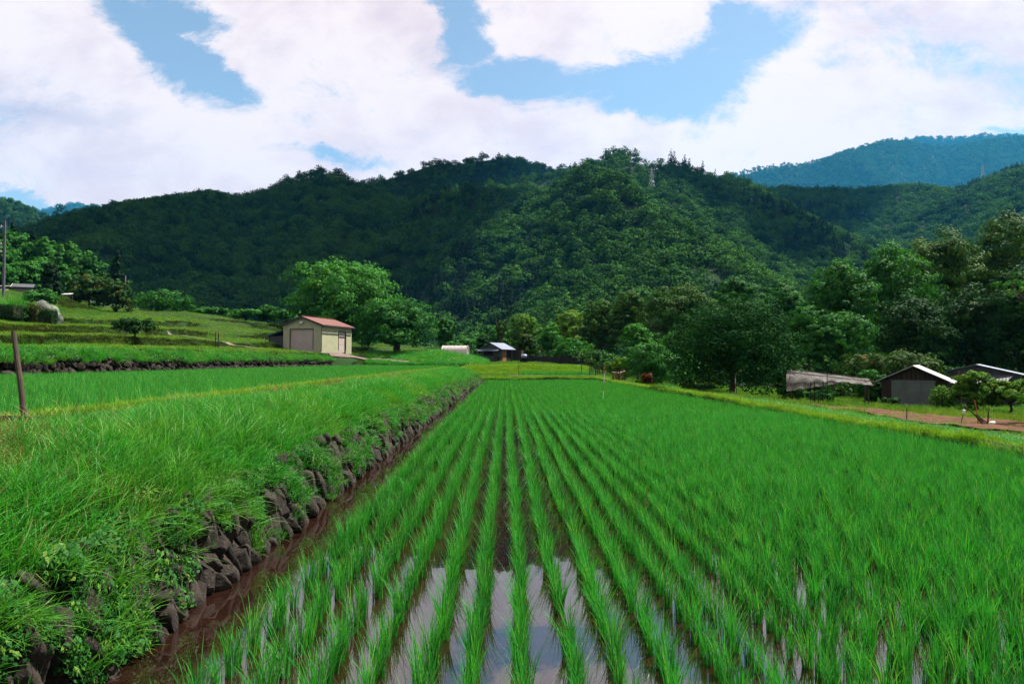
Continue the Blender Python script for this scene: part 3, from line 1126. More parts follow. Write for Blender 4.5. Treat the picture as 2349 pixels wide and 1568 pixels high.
nk_ = 5200
ky = rng.uniform(84, 99, nk_)
kx = rng.uniform(-.205, -.028, nk_) * ky
kq = (ky > ystart(kx / ky) + .2) & (path_dist0(kx, ky) > .5)
kx, ky = kx[kq], ky[kq]
scatter("far_bank_grass", np.stack([kx, ky, ground_z(kx, ky) - .05], 1), spin(len(kx), .15), rng.uniform(.8, 1.9, len(kx)), rng.integers(6, 10, len(kx)), gcoll, M['grass'])
nd_ = 520
dcoll = src_collection("straw_source", [blade_mesh("straw_tuft", M['dry'], n=26, radius=0.12, h=0.24, hv=0.35, bend=0.8, width=0.008, seed=180 + i, segs=3, droop=.3) for i in range(3)])
dxy = np.concatenate([np.stack([rng.normal(-4.0, .5, nd_), rng.normal(5.3, .75, nd_)], 1), np.stack([rng.uniform(-5, -2.8, 420), rng.uniform(3, 30, 420)], 1)])
dxy = dxy[(dxy[:, 0] > -5.2) & (dxy[:, 0] < -2.8)]
scatter("straw_grass", np.stack([dxy[:, 0], dxy[:, 1], ground_z(dxy[:, 0], dxy[:, 1]) - .02], 1), spin(len(dxy), .3), rng.uniform(.6, 1.15, len(dxy)), rng.integers(0, 3, len(dxy)), dcoll, M['dry'])
nv = 5200
vy = 3 + 44 * rng.random(nv)
vx = xlev(vy) + .28 + (1.15 + .03 * np.maximum(0, vy - 22)) * rng.random(nv)
scatter("verge_grass", np.stack([vx, vy, ground_z(vx, vy) - .02], 1), spin(nv, .12), rng.uniform(.5, .9, nv), rng.integers(6, 10, nv), gcoll, M['grass'])

# weeds hanging over and growing out of the stone wall
nw = 4200
wy = 2.0 + 58 * rng.random(nw) ** 1.7
wf = rng.random(nw) ** 0.75
wxx = -2.60 - 0.27 * wf + 0.10
wzz = WZ + 0.03 + 0.68 * wf
patchy = fbm(wy * 2.4 + 3, wzz * 3.0, 3) + 0.16 * wf
kp = patchy > np.where(wy < 7, .56, .595)
wy, wxx, wzz = wy[kp], wxx[kp], wzz[kp]
nw = len(wy)
widx = np.where(rng.random(nw) < .80, rng.integers(10, 15, nw), rng.integers(0, 6, nw))
wrot = np.stack([rng.normal(0, .2, nw), rng.uniform(.35, 1.1, nw), rng.normal(0, .6, nw)], 1)
scatter("wall_weeds", np.stack([wxx, wy, wzz], 1), wrot, rng.uniform(.32, .78, nw), widx, gcoll, M['weed'])

# short grass on the terraces, levees and garden ----------------------------
t_short = [blade_mesh("turf_tuft", M['turf'], n=60, radius=0.34, h=0.20, hv=0.35, bend=0.6, width=0.022, seed=140 + i, segs=2) for i in range(5)]
t_lev = [blade_mesh("levee_tuft", M['levee'], n=60, radius=0.24, h=0.15, hv=0.4, bend=0.7, width=0.016, seed=150 + i, segs=2) for i in range(4)]
t_dry = [blade_mesh("dry_tuft", M['dry'], n=30, radius=0.28, h=0.13, hv=0.5, bend=0.9, width=0.018, seed=160 + i, segs=2) for i in range(3)]
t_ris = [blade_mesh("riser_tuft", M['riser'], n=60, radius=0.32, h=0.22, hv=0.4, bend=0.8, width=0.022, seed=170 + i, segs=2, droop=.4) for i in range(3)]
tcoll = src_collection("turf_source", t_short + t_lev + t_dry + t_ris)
TP, TI, TS = [], [], []


def patch(n, fx, kinds, s0, s1):
    p = fx(n)
    TP.append(p)
    TI.append(rng.choice(kinds, len(p)))
    TS.append(rng.uniform(s0, s1, len(p)))


def f_terr(n):
    Y = 26 + 110 * rng.random(n) ** 1.25
    u = rng.uniform(-1.25, -0.02, n)
    p = np.stack([u * Y, Y], 1)
    return p[(Y > ystart(u) + 0.3) & ~((p[:, 0] > -8) & (Y < 84))]


GAR = P(737, 802, 84.0)


def not_garage(p):
    return p[np.hypot(p[:, 0] - GAR.x + 1.2, p[:, 1] - GAR.y - 3.4) > 4.6]


patch(72000, lambda n: not_garage(f_terr(n)), np.arange(0, 5), 0.5, 0.95)


def slope_at(x, y):
    a = (ground_z(x + .3, y) - ground_z(x - .3, y)) / .6
    b = (ground_z(x, y + .3) - ground_z(x, y - .3)) / .6
    return np.hypot(a, b)


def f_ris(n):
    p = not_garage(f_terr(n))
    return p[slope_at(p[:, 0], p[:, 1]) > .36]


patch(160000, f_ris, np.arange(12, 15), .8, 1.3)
patch(9000, lambda n: np.stack([rng.uniform(-6, 24, n), rng.uniform(62.3, 112, n)], 1), np.array([0, 1, 2, 3, 4, 5, 6]), .6, 1.2)


def f_yb(n):
    return np.stack([rng.uniform(-5, 9, n), rng.uniform(71.5, 78, n)], 1)


patch(1800, f_yb, np.arange(5, 9), 1.0, 1.6)
def f_lev(n):
    Y = rng.uniform(4, 66, n)
    return np.stack([xlev(Y) + .02 + rng.normal(0, .12, n), Y], 1)


patch(2800, f_lev, np.arange(5, 9), .6, 1.05)
patch(3200, lambda n: np.stack([rng.normal(-5.25, .13, n), 4 + 62 * rng.random(n) ** 1.3], 1), np.arange(5, 9), .45, .8)
patch(700, lambda n: np.stack([rng.uniform(-2.2, 8.6, n), rng.normal(62.5, .3, n)], 1), np.arange(5, 9), .7, 1.2)
patch(2600, lambda n: np.stack([rng.uniform(10.8, 24, n), rng.uniform(9, 24, n)], 1), np.array([0, 1, 2, 3, 4, 5, 6]), .35, .6)
patch(12000, lambda n: np.stack([11.2 + 43 * rng.random(n) ** 1.2, rng.uniform(22, 72, n)], 1), np.array([0, 1, 2, 3, 4, 5, 6]), .5, 1.2)


def in_soil(x, y):
    e = 0.9 * (fbm(x * .5, y * .5) - .5) * 3
    return (x > 11.9 + e * .35) & (y < 31 - 1.05 * (x - 13.9) + e) & (y > 6)


TPa = np.concatenate(TP)
TIa = np.concatenate(TI)
TSa = np.concatenate(TS)
# the bare strips: soil bed and paths


def hit(xd, yd, y0=20.0, y1=125.0):
    """where the line of sight through a photo point meets the ground"""
    r = ray(xd, yd)
    Ys = np.arange(y0, y1, .1)
    zz = ground_z(r.x / r.y * Ys, Ys) - (CAM_H + r.z / r.y * Ys)
    k = np.where(zz > 0)[0]
    k = k[0] if len(k) else int(np.argmax(zz))
    return (r.x / r.y * Ys[k], Ys[k])


PATHS = [[hit(752, 812), hit(775, 815), hit(810, 820), hit(860, 825), hit(905, 829), hit(938, 832)],
         [hit(385, 768), hit(420, 773), hit(470, 781), hit(523, 791), hit(560, 797), hit(600, 803)],
         [(0.2, 63.2), (2.0, 64.0), (5.0, 64.6), (9.5, 65.0)]]
PW = [0.42, 0.3, 0.5]


def path_dist(x, y):
    d = np.full(len(x), 1e9)
    for pl, w in zip(PATHS, PW):
        for (ax, ay), (bx_, by_) in zip(pl[:-1], pl[1:]):
            t = np.clip(((x - ax) * (bx_ - ax) + (y - ay) * (by_ - ay)) / ((bx_ - ax) ** 2 + (by_ - ay) ** 2), 0, 1)
            d = np.minimum(d, np.hypot(x - ax - t * (bx_ - ax), y - ay - t * (by_ - ay)) - w)
    return d


soil = in_soil(TPa[:, 0], TPa[:, 1])
k1 = ~soil & (path_dist(TPa[:, 0], TPa[:, 1]) > 0.22)
sp = np.stack([rng.uniform(12, 22, 2600), rng.uniform(8, 30, 2600)], 1)
sp = sp[in_soil(sp[:, 0], sp[:, 1])]
sp = sp[fbm(sp[:, 0] * .7, sp[:, 1] * .7) + .3 * rng.random(len(sp)) > .52]
TPa = np.concatenate([TPa[k1], sp])
TIa = np.concatenate([TIa[k1], rng.choice([5, 6, 9, 10, 11], len(sp))])
TSa = np.concatenate([TSa[k1], rng.uniform(.4, .8, len(sp))])
nt = len(TPa)
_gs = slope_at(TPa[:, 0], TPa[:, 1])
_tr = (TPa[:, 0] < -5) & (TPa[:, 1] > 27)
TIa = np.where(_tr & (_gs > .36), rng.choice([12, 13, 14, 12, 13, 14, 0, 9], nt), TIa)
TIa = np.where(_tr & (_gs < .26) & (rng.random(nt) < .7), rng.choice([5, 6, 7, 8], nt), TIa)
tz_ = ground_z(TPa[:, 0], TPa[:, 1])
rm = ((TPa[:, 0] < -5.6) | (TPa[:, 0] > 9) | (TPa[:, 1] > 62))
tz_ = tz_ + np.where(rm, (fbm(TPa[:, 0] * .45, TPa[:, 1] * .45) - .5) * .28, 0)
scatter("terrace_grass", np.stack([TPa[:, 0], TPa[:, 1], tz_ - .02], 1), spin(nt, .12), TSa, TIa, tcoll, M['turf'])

for i, (pl, w) in enumerate(zip(PATHS, PW)):
    rows = []
    for q, (x, y) in enumerate(pl):
        a = Vector(pl[min(q + 1, len(pl) - 1)]) - Vector(pl[max(q - 1, 0)])
        nn = Vector((-a.y, a.x)).normalized() * (w + .15 * math.sin(q * 2.1))
        rows.append(((x + nn.x, y + nn.y), (x - nn.x, y - nn.y)))
    fine_rows = []
    for (a, b), (c, d) in zip(rows[:-1], rows[1:]):
        for t in np.linspace(0, 1, 8, endpoint=False):
            fine_rows.append(((a[0] * (1 - t) + c[0] * t, a[1] * (1 - t) + c[1] * t), (b[0] * (1 - t) + d[0] * t, b[1] * (1 - t) + d[1] * t)))
    fine_rows.append(rows[-1])
    sheet("path", fine_rows, M['path'], dz=0.17)

sx, sy_ = np.meshgrid(np.arange(10.5, 42, .35), np.arange(9, 38, .35))
inn = in_soil(sx.ravel(), sy_.ravel()).reshape(sx.shape)
sid = np.arange(sx.size).reshape(sx.shape)
mm = inn[:-1, :-1] & inn[1:, :-1] & inn[:-1, 1:] & inn[1:, 1:]
sq = np.stack([sid[:-1, :-1][mm], sid[:-1, 1:][mm], sid[1:, 1:][mm], sid[1:, :-1][mm]], 1)
szz = ground_z(sx.ravel(), sy_.ravel()) + (fbm(sx.ravel() * .45, sy_.ravel() * .45) - .5) * .28 + .035 + .05 * fbm(sx.ravel() * 2, sy_.ravel() * 2)
so_ = link(bpy.data.objects.new("soil_bed", npmesh("soil_bed", np.stack([sx.ravel(), sy_.ravel(), szz], 1), [sq], M['soil'], smooth=True)))
tag(so_, kind='structure')


# ------------------------------------------------------------------ stone walls
def ico(sub):
    import bmesh
    bm = bmesh.new()
    bmesh.ops.create_icosphere(bm, subdivisions=sub, radius=1.0)
    V = np.array([v.co[:] for v in bm.verts])
    F = np.array([[v.index for v in f.verts] for f in bm.faces])
    bm.free()
    return V, F


ICO2, ICO3, ICO4 = ico(2), ico(3), ico(4)


def stones(specs, seed):
    """specs: centre, half sizes, yaw, tilt, detail -> one mesh of rough blocks"""
    r = np.random.default_rng(seed)
    Vs, Fs, Ts, off = [], [], [], 0
    for c, h, yaw, tilt, det in specs:
        V0, F0 = (ICO2, ICO3, ICO4)[int(det)]
        e = r.uniform(.6, .85)
        V = np.sign(V0) * np.abs(V0) ** e
        V = V / np.abs(V).max()
        for _ in range(9):                                  # split faces
            pn = r.normal(0, 1, 3)
            pn /= np.linalg.norm(pn)
            V = V - np.maximum(0, V @ pn - r.uniform(.52, .85))[:, None] * pn
        a = r.uniform(0, 50, 3)
        d = 1 + .16 * (fbm(V[:, 2] * 2.5 + a[2], V[:, 0] * 2.5 - V[:, 1] * 2, 2) - .5) + .10 * (fbm(V[:, 2] * 9 + V[:, 0] * 4 + a[2], V[:, 1] * 9 - V[:, 0] * 6, 3) - .5)
        V = V * d[:, None] * np.asarray(h) * 1.18
        V[:, 0] += V[:, 2] * r.normal(0, .08)
        V[:, 1] += V[:, 2] * r.normal(0, .12)
        Rm = np.array(Euler((r.normal(0, .1) + tilt[0], tilt[1] + r.normal(0, .08), yaw)).to_matrix())
        Vs.append(V @ Rm.T + np.asarray(c))
        Fs.append(F0 + off)
        Ts.append(np.full(len(V), r.random()))
        off += len(V)
    return np.concatenate(Vs), np.concatenate(Fs), np.concatenate(Ts)


specs = []
for row, (zc, hz, xo) in enumerate([(-.24, .15, -2.58), (-.07, .15, -2.64), (.09, .14, -2.70), (.24, .13, -2.77), (.37, .09, -2.86)]):
    y = 1.2
    while y < 62:
        w = random.uniform(.042, .085) if y < 9 else random.uniform(.05, .10) if y < 24 else random.uniform(.09, .17)
        hh = hz * random.uniform(.8, 1.25)
        if random.random() < (.97 if row < 3 else .78):
            specs.append(((xo + random.gauss(0, .03), y + w, zc + random.gauss(0, .045)), (random.uniform(.07, .12), w * 1.02, hh), random.gauss(0, .15), (random.gauss(0, .18), -.32), 2 if y < 8 else (1 if y < 18 else 0)))
        y += w * 1.9
V, F, T = stones(specs, 5)
sw = link(bpy.data.objects.new("stone_wall", npmesh("stone_wall", V, [F], M['stone'], {"tint": T}, smooth=False)))
tag(sw, "low dry stone retaining wall of rough brown blocks along the water channel", "stone wall")

_fu = np.linspace(-.93, -.262, 400)
_fy = ystart(_fu)


def foot_x(y):
    return float(np.interp(y, _fy, _fu * _fy))


specs = []
for row, (zc, hz) in enumerate([(1.05, .22), (1.42, .2), (1.72, .17)]):
    y = 26.0
    while y < 83:
        w = random.uniform(.10, .26)
        if random.random() < (.93 if row < 2 else .55):
            specs.append(((foot_x(y + w) + .16 - .10 * row + random.gauss(0, .04), y + w, zc + random.gauss(0, .05) + .3 * ss(32, 70, y) * row * .2), (.22, w, hz * random.uniform(.8, 1.3)), random.gauss(.0, .2), (0, -.25), 1))
        y += w * 1.95
V, F, T = stones(specs, 6)
sw2 = link(bpy.data.objects.new("terrace_wall", npmesh("terrace_wall", V, [F], M['stone'], {"tint": T})))
tag(sw2, "low stone wall under a grassy lip at the far side of the upper rice paddy", "stone wall")
nb = 1900
by_ = rng.uniform(27, 84, nb)
bx_ = np.array([foot_x(q) for q in by_]) + .1 - rng.uniform(-.15, .9, nb)
bzz = np.interp(bx_ - np.array([foot_x(q) for q in by_]), [-.8, -.3, .25], [2.15, 1.95, 1.62]) + .3 * (fbm(by_ * .6, bx_ * .3) - .5)
scatter("terrace_lip_grass", np.stack([bx_, by_, bzz], 1), np.stack([rng.normal(0, .15, nb), rng.uniform(.1, .7, nb), rng.normal(0, .6, nb)], 1), rng.uniform(1.0, 1.9, nb), rng.integers(6, 15, nb), gcoll, M['grass'])

# ------------------------------------------------------------------ mountains and their forest
def forest_crown(seed, n=520, conifer=False):
    r = np.random.default_rng(seed)
    if conifer:
        lobes = make_lobes(0.55, .55, 0.0, 1.25, seed, 9, 'cone')
        return crown_mesh("forest_conifer", lobes, 330, .10, M['conifer'], seed, 11, .4, .5, .05, .2, .25)
    k = 7
    lobes = []
    for i in range(k):
        a = i * 2.4 + r.random()
        o = .30 * math.sqrt(i / k)
        rr = r.uniform(.20, .30)
        lobes.append(((math.cos(a) * o, math.sin(a) * o, .55 - .5 * o + r.uniform(-.08, .14)), (rr, rr, rr * .8)))
    return crown_mesh("forest_broadleaf", lobes, n, .078, M['forest'], seed, 11, .6, .75, .04, .5, .22)


fcoll = src_collection("forest_source", [forest_crown(200 + i) for i in range(7)] + [forest_crown(220 + i, conifer=True) for i in range(3)])


def mountain(name, crest, Dc, Db, seed, tree_d, spurs=40.0, con=0.12, g=1.0, zb=-2.0, slant=0.35, sfreq=0.013, xr=None, near_pad=0.0, label=None):
    """a wooded mountain: crest line read off the photo, put at its real distance, slopes with spurs and gullies"""
    cx = np.array([c[0] for c in crest], float)
    cyy = np.array([c[1] for c in crest], float)
    Dcx = (lambda x: np.full(len(x), float(Dc))) if not isinstance(Dc, list) else (lambda x: np.interp(x, [d[0] for d in Dc], [d[1] for d in Dc]))
    Dbx = (lambda x: np.full(len(x), float(Db))) if not isinstance(Db, list) else (lambda x: np.interp(x, [d[0] for d in Db], [d[1] for d in Db]))
    th = 0.62 * tree_d

    def surf(x, t):
        yc = np.interp(x, cx, cyy) + 2.5 * (fbm(x * .03 + seed, x * 0 + 2, 3) - .5)
        dc, db = Dcx(x), Dbx(x)
        rx = (x - 1163.0) / FD
        el = (826.0 - yc) / FD
        zc = CAM_H + el * dc - th
        Y = db + (dc - db) * t
        e = np.clip(t, 0, 1)
        prof = e ** g
        z = zb + (zc - zb) * prof
        wx, wy = rx * Y, Y
        L = spurs * 4.6
        ca, sa = math.cos(slant), math.sin(slant)
        ua, va = (wx * ca + wy * sa) / L + seed * 3.7, (-wx * sa + wy * ca) / (L * 2.4) + seed
        ua = ua + .5 * (fbm(wx / L * .8 + 3, wy / L * .8 + seed, 2) - .5)
        sp = np.abs(2 * vnoise(ua, va) - 1) * 1.5 - .5                   # ridged spurs and gullies
        sp += (fbm(wx / L * 2.6 + seed, wy / L * 2.2, 3) - .5) * .9
        win = np.clip(e * (1.02 - e) * 4, 0, 1) ** .7
        z = z - spurs * sp * win
        z = np.where(t <= 1, np.minimum(z, (zc / dc) * Y - 6.0 * (1 - e) ** .5 * np.clip(e * 3, 0, 1)), z)   # nothing in front tops the crest
        z = np.where(t > 1, zc - (t - 1) * (dc - db) * .8, z)
        return rx * Y, Y, z
    x0, x1 = (cx[0], cx[-1]) if xr is None else xr
    xs = np.arange(x0, x1, 7.0)
    ts = np.concatenate([np.linspace(0, 1, 44), [1.04, 1.1, 1.25]])
    XX, TT = np.meshgrid(xs, ts)
    a, b, c = surf(XX.ravel(), TT.ravel())
    ny, nx = XX.shape
    ii = np.arange(ny * nx).reshape(ny, nx)
    f = np.stack([ii[:-1, :-1], ii[:-1, 1:], ii[1:, 1:], ii[1:, :-1]], -1).reshape(-1, 4)
    o = link(bpy.data.objects.new(name, npmesh(name, np.stack([a, b, c], 1), [f], M['hill'], smooth=True)))
    tag(o, kind='structure')
    # trees: uniform over the surface
    nd = 60000
    rx_, rt_ = rng.uniform(x0, x1, nd), rng.random(nd) * 1.04
    A = np.stack(surf(rx_, rt_), 1)
    e1 = np.stack(surf(rx_ + 1.0, rt_), 1) - A
    e2 = np.stack(surf(rx_, rt_ + .004), 1) - A
    ar = np.linalg.norm(np.cross(e1, e2), axis=1)
    tot = ar.mean() * (x1 - x0) * 1.04 / .004
    want = int(tot / (tree_d * .62) ** 2)
    pk = rng.choice(nd, min(want, nd), replace=False, p=ar / ar.sum())
    A = A[pk]
    n = len(A)
    cz = fbm(A[:, 0] * .012 + seed, A[:, 1] * .012, 3)
    isc = (cz > .70 - con) & (rng.random(n) < .75) if con > 0 else np.zeros(n, bool)
    idx = np.where(isc, rng.integers(7, 10, n), rng.integers(0, 7, n))
    s = tree_d * rng.uniform(.65, 1.4, n)
    S = np.stack([s, s, s * rng.uniform(.85, 1.2, n)], 1)
    A[:, 2] -= .12 * s
    fo = scatter(name + "_forest", A, spin(n, .08), S, idx, fcoll, M['forest'])
    fo["label"] = label or "dense green woodland covering the mountain"
    fo["category"] = "woodland"
    return surf


mountain("back_ridge", [(760, 430), (830, 413), (870, 401), (930, 384), (1010, 356), (1045, 360), (1080, 354), (1150, 351), (1220, 362), (1260, 373), (1330, 372), (1420, 380), (1500, 400)], 1050, 700, 1.3, 11, 30, .05,
         label="dark woodland on the rear ridge behind the main peak")
mountain("left_mountain", [(-500, 590), (-200, 560), (40, 520), (60, 512), (140, 476), (220, 470), (300, 462), (400, 447), (480, 437), (530, 447), (575, 441), (650, 407), (690, 390), (740, 379), (775, 384), (800, 400), (835, 415), (880, 440), (960, 470), (1060, 520), (1200, 600)],
         780, 300, 2.1, 10, 52, .06, label="dark woodland on the long left mountain")
mountain("middle_spur", [(560, 700), (650, 645), (700, 600), (760, 560), (820, 520), (900, 482), (960, 455), (1010, 437), (1080, 420), (1130, 412), (1200, 402), (1245, 395), (1300, 388), (1360, 385), (1450, 420)],
         700, 260, 3.4, 9.5, 36, .10, label="dark woodland on the spur between the left mountain and the main peak")
SURF_MAIN = mountain("main_peak", [(820, 800), (900, 760), (1000, 700), (1060, 650), (1120, 590), (1180, 520), (1240, 450), (1290, 400), (1340, 360), (1385, 342), (1430, 331), (1465, 343), (1500, 362), (1525, 354), (1550, 353), (1580, 362), (1620, 379), (1660, 386), (1700, 397), (1760, 432), (1850, 482), (1950, 532), (2010, 572), (2100, 640), (2200, 720)],
         620, 210, 4.2, 8.8, 38, .03, label="green woodland on the steep main peak with the pylon")
SURF_RIGHT = mountain("right_mountain", [(1500, 440), (1680, 420), (1750, 418), (1800, 421), (1900, 428), (1960, 431), (2050, 424), (2110, 419), (2150, 424), (2200, 430), (2240, 418), (2270, 406), (2310, 392), (2349, 378), (2450, 350), (2600, 330), (2900, 340)],
         1050, 430, 5.9, 11.5, 60, .04, label="green woodland on the mountain at the right edge")
mountain("far_mountain", [(1500, 440), (1690, 390), (1760, 371), (1800, 368), (1860, 366), (1900, 357), (1930, 346), (1990, 325), (2050, 309), (2090, 314), (2130, 322), (2180, 327), (2230, 322), (2280, 314), (2349, 306), (2450, 310), (2700, 330)],
         4500, 3000, 6.6, 22, 150, 0.0, label="hazy blue woodland on the distant mountain at the right")
mountain("farther_mountain", [(1950, 345), (2060, 318), (2130, 303), (2200, 304), (2260, 301), (2349, 299), (2450, 300), (2700, 320)], 6000, 5000, 7.7, 36, 110, 0.0, label="palest blue woodland on the farthest ridge at the upper right")
mountain("left_far_hill", [(-500, 420), (-150, 440), (0, 452), (20, 453), (40, 461), (90, 483), (140, 502), (220, 540)], 1500, 1100, 8.8, 13, 24, .06, label="dark woodland on the small hill at the left edge")
mountain("left_farther_mountain", [(-100, 500), (60, 486), (100, 475), (140, 467), (170, 463), (200, 465), (240, 471), (300, 482), (400, 500)], 6400, 5600, 9.1, 40, 60, 0.0, label="pale blue woodland on the distant ridge at the left")


# ------------------------------------------------------------------ clouds high above the picture that shade the left mountains


def cloud(name, label, ground_pts, alt, seed):
    """cumulus made of billows; it hangs along the sun's direction from the slopes it shades"""
    r = np.random.default_rng(seed)
    Vs, Fs, off = [], [], 0
    for (x, y, zg, rad) in ground_pts:
        k = (alt - zg) / sun_dir.z
        c = np.array([x, y, zg]) + np.array(sun_dir) * k
        for q in range(4):
            V0, F0 = ICO3
            rr = rad * r.uniform(.5, .85)
            o = r.normal(0, 1, 3) * np.array([.38, .38, .10]) * rad
            d = 1 + .55 * (fbm(V0[:, 0] * 2.2 + seed + q * 7, V0[:, 1] * 2.2 + V0[:, 2] * 1.7 + q, 5) - .5)
            V = V0 * d[:, None] * np.array([rr, rr, rr * .42])
            V[:, 2] = np.maximum(V[:, 2], -rr * .12)
            Vs.append(V + c + o)
            Fs.append(F0 + off)
            off += len(V0)
    o = link(bpy.data.objects.new(name, npmesh(name, np.concatenate(Vs), [np.concatenate(Fs)], M['cloud'], smooth=True)))
    return tag(o, kind='structure')


cm_, N = new_mat("cloud_white")
_d = N.n('ShaderNodeBsdfDiffuse')
_d.inputs[0].default_value = (.95, .93, .95, 1)
_t = N.n('ShaderNodeBsdfTranslucent')
_t.inputs[0].default_value = (.9, .88, .92, 1)
_x = N.n('ShaderNodeMixShader')
_x.inputs[0].default_value = .35
N.t.links.new(_d.outputs[0], _x.inputs[1])
N.t.links.new(_t.outputs[0], _x.inputs[2])
finish(N, _x.outputs[0])
M['cloud'] = cm_
cloud("cloud", "", [(-620, 520, 80, 300), (-380, 480, 100, 240), (-190, 520, 90, 150), (-500, 850, 200, 300), (-240, 820, 200, 230), (-60, 930, 250, 170), (-150, 640, 150, 110), (-130, 440, 60, 80), (-250, 320, 20, 130), (-120, 320, 20, 70)], 2420, 12)
cloud("cloud", "", [(165, 590, 150, 42), (205, 520, 90, 50)], 2420, 15)
cloud("cloud", "", [(400, 900, 220, 95), (470, 980, 260, 90), (330, 800, 150, 60)], 2420, 19)

# ------------------------------------------------------------------ OBJECTS
# ---- cream garage on the terrace
g = P(737, 802, 84.0)
gar = thing("garage", "cream sheet-metal garage with a red roof and two roller shutters on the left terrace", "garage", (g.x, 84.0, g.z), R(-14.5))
Wg, Lg, Hg, Rg = 5.27, 7.86, 3.13, 0.98
sh0, sh1, shh = -Wg + .174 * Wg, -Wg + .793 * Wg, 2.57
mb = MB()
t_ = .08
for (a, b, z0, z1) in ((-Wg, sh0, -.6, Hg), (sh1, 0, -.6, Hg), (sh0, sh1, shh, Hg)):
    mb.box(((a + b) / 2, t_ / 2, (z0 + z1) / 2), (b - a, t_, z1 - z0))
mb.slab([(-Wg, 0, Hg), (0, 0, Hg), (-Wg / 2, 0, Hg + Rg)], (0, t_, 0))
mb.slab([(-Wg, Lg - t_, -.6), (0, Lg - t_, -.6), (0, Lg - t_, Hg), (-Wg / 2, Lg - t_, Hg + Rg), (-Wg, Lg - t_, Hg)], (0, t_, 0))
mb.build("front_wall", M['siding'], gar)
mb = MB()
d0, d1, dh = 4.25, 6.30, 2.45
for (a, b, z0, z1) in ((t_, d0, -.6, Hg), (d1, Lg - t_, -.6, Hg), (d0, d1, dh, Hg)):
    mb.box((-t_ / 2, (a + b) / 2, (z0 + z1) / 2), (t_, b - a, z1 - z0))
mb.box((-Wg + t_ / 2, Lg / 2, Hg / 2 - .3), (t_, Lg - 2 * t_, Hg + .6))
mb.build("side_wall", M['siding_y'], gar)
rs = MB().box(((sh0 + sh1) / 2, .14, shh / 2 - .15), (sh1 - sh0 - .02, .05, shh + .28)).build("roller_shutter", M['shutter'], gar)
MB().box(((sh0 + sh1) / 2 - .18, .10, .72), (.12, .04, .035)).box(((sh0 + sh1) / 2 + .55, .10, .72), (.12, .04, .035)).box(((sh0 + sh1) / 2 + .15, .10, 1.0), (.05, .04, .05)).build("handle", M['dark_trim'], rs)
MB().box((sh0 + .03, -.015, shh / 2), (.06, .05, shh)).box((sh1 - .03, -.015, shh / 2), (.06, .05, shh)).box(((sh0 + sh1) / 2, -.017, shh + .03), (sh1 - sh0 + .06, .055, .06)).build("shutter_frame", M['dark_trim'], gar)
rs = MB().box((-.14, (d0 + d1) / 2, dh / 2 - .15), (.05, d1 - d0 - .02, dh + .28)).build("roller_shutter", M['shutter'], gar)
MB().box((-.10, (d0 + d1) / 2 - .2, .8), (.04, .1, .035)).box((-.10, (d0 + d1) / 2 + .3, .8), (.04, .1, .035)).build("handle", M['dark_trim'], rs)
MB().box((.017, d0 + .03, dh / 2), (.055, .06, dh)).box((.017, d1 - .03, dh / 2), (.055, .06, dh)).box((.019, (d0 + d1) / 2, dh + .03), (.06, d1 - d0 + .06, .06)).build("shutter_frame", M['dark_trim'], gar)
ov, fo_ = .32, .35
sl_ = Rg / (Wg / 2)
rf = MB()
rf.slab([(-Wg / 2, -fo_, Hg + Rg + .03), (ov, -fo_, Hg - ov * sl_ + .03), (ov, Lg + .25, Hg - ov * sl_ + .03), (-Wg / 2, Lg + .25, Hg + Rg + .03)], (0, 0, .07))
rf.slab([(-Wg / 2 - .004, -fo_, Hg + Rg + .03), (-Wg - ov, -fo_, Hg - ov * sl_ + .03), (-Wg - ov, Lg + .25, Hg - ov * sl_ + .03), (-Wg / 2 - .004, Lg + .25, Hg + Rg + .03)], (0, 0, .07))
ro = rf.build("roof", M['red_roof'], gar)
MB().box((-Wg / 2, Lg / 2 - .05, Hg + Rg + .13), (.24, Lg + .62, .06)).build("ridge_cap", M['red_roof'], ro)
fb = MB()
fb.slab([(-Wg / 2, -fo_ - .03, Hg + Rg - .13), (ov, -fo_ - .03, Hg - ov * sl_ - .13), (ov, -fo_ - .03, Hg - ov * sl_ + .10), (-Wg / 2, -fo_ - .03, Hg + Rg + .10)], (0, .028, 0))
fb.slab([(-Wg / 2 - .004, -fo_ - .03, Hg + Rg - .13), (-Wg - ov, -fo_ - .03, Hg - ov * sl_ - .13), (-Wg - ov, -fo_ - .03, Hg - ov * sl_ + .10), (-Wg / 2 - .004, -fo_ - .03, Hg + Rg + .10)], (0, .028, 0))
fb.build("bargeboard", M['dark_trim'], ro)
MB().tube([(ov + .06, -fo_, Hg - ov * sl_ - .03), (ov + .06, Lg + .2, Hg - ov * sl_ - .03)], .055, 8).build("gutter", M['dark_trim'], ro)
MB().tube([(ov + .03, -.1, Hg - .22), (.06, -.04, Hg - .42), (.06, -.04, -.2)], .035, 7).build("downpipe", M['dark_trim'], gar)
MB().tube([(-Wg - ov, -.1, Hg - .2), (-Wg - ov + .04, -.12, Hg - .52), (-Wg - .06, -.05, Hg - .68)], .045, 7).build("downpipe", M['dark_trim'], gar)
lm = MB().box((-Wg / 2 - .02, -.16, Hg + .27), (.42, .26, .26)).build("wall_lamp", M['white'], gar)
MB().box((-Wg / 2 - .02, -.02, Hg + .27), (.14, .06, .14)).build("bracket", M['dark_trim'], lm)
lt = MB()
lt.box((-Wg - 2.2, 2.2, .75), (.06, 3.9, 2.6)).box((-Wg - 1.1, .34, .6), (2.2, .05, 2.3)).box((-Wg - 1.1, 4.2, .6), (2.2, .05, 2.3))
lt.build("lean_to_wall", M['dark_sheet'], gar)
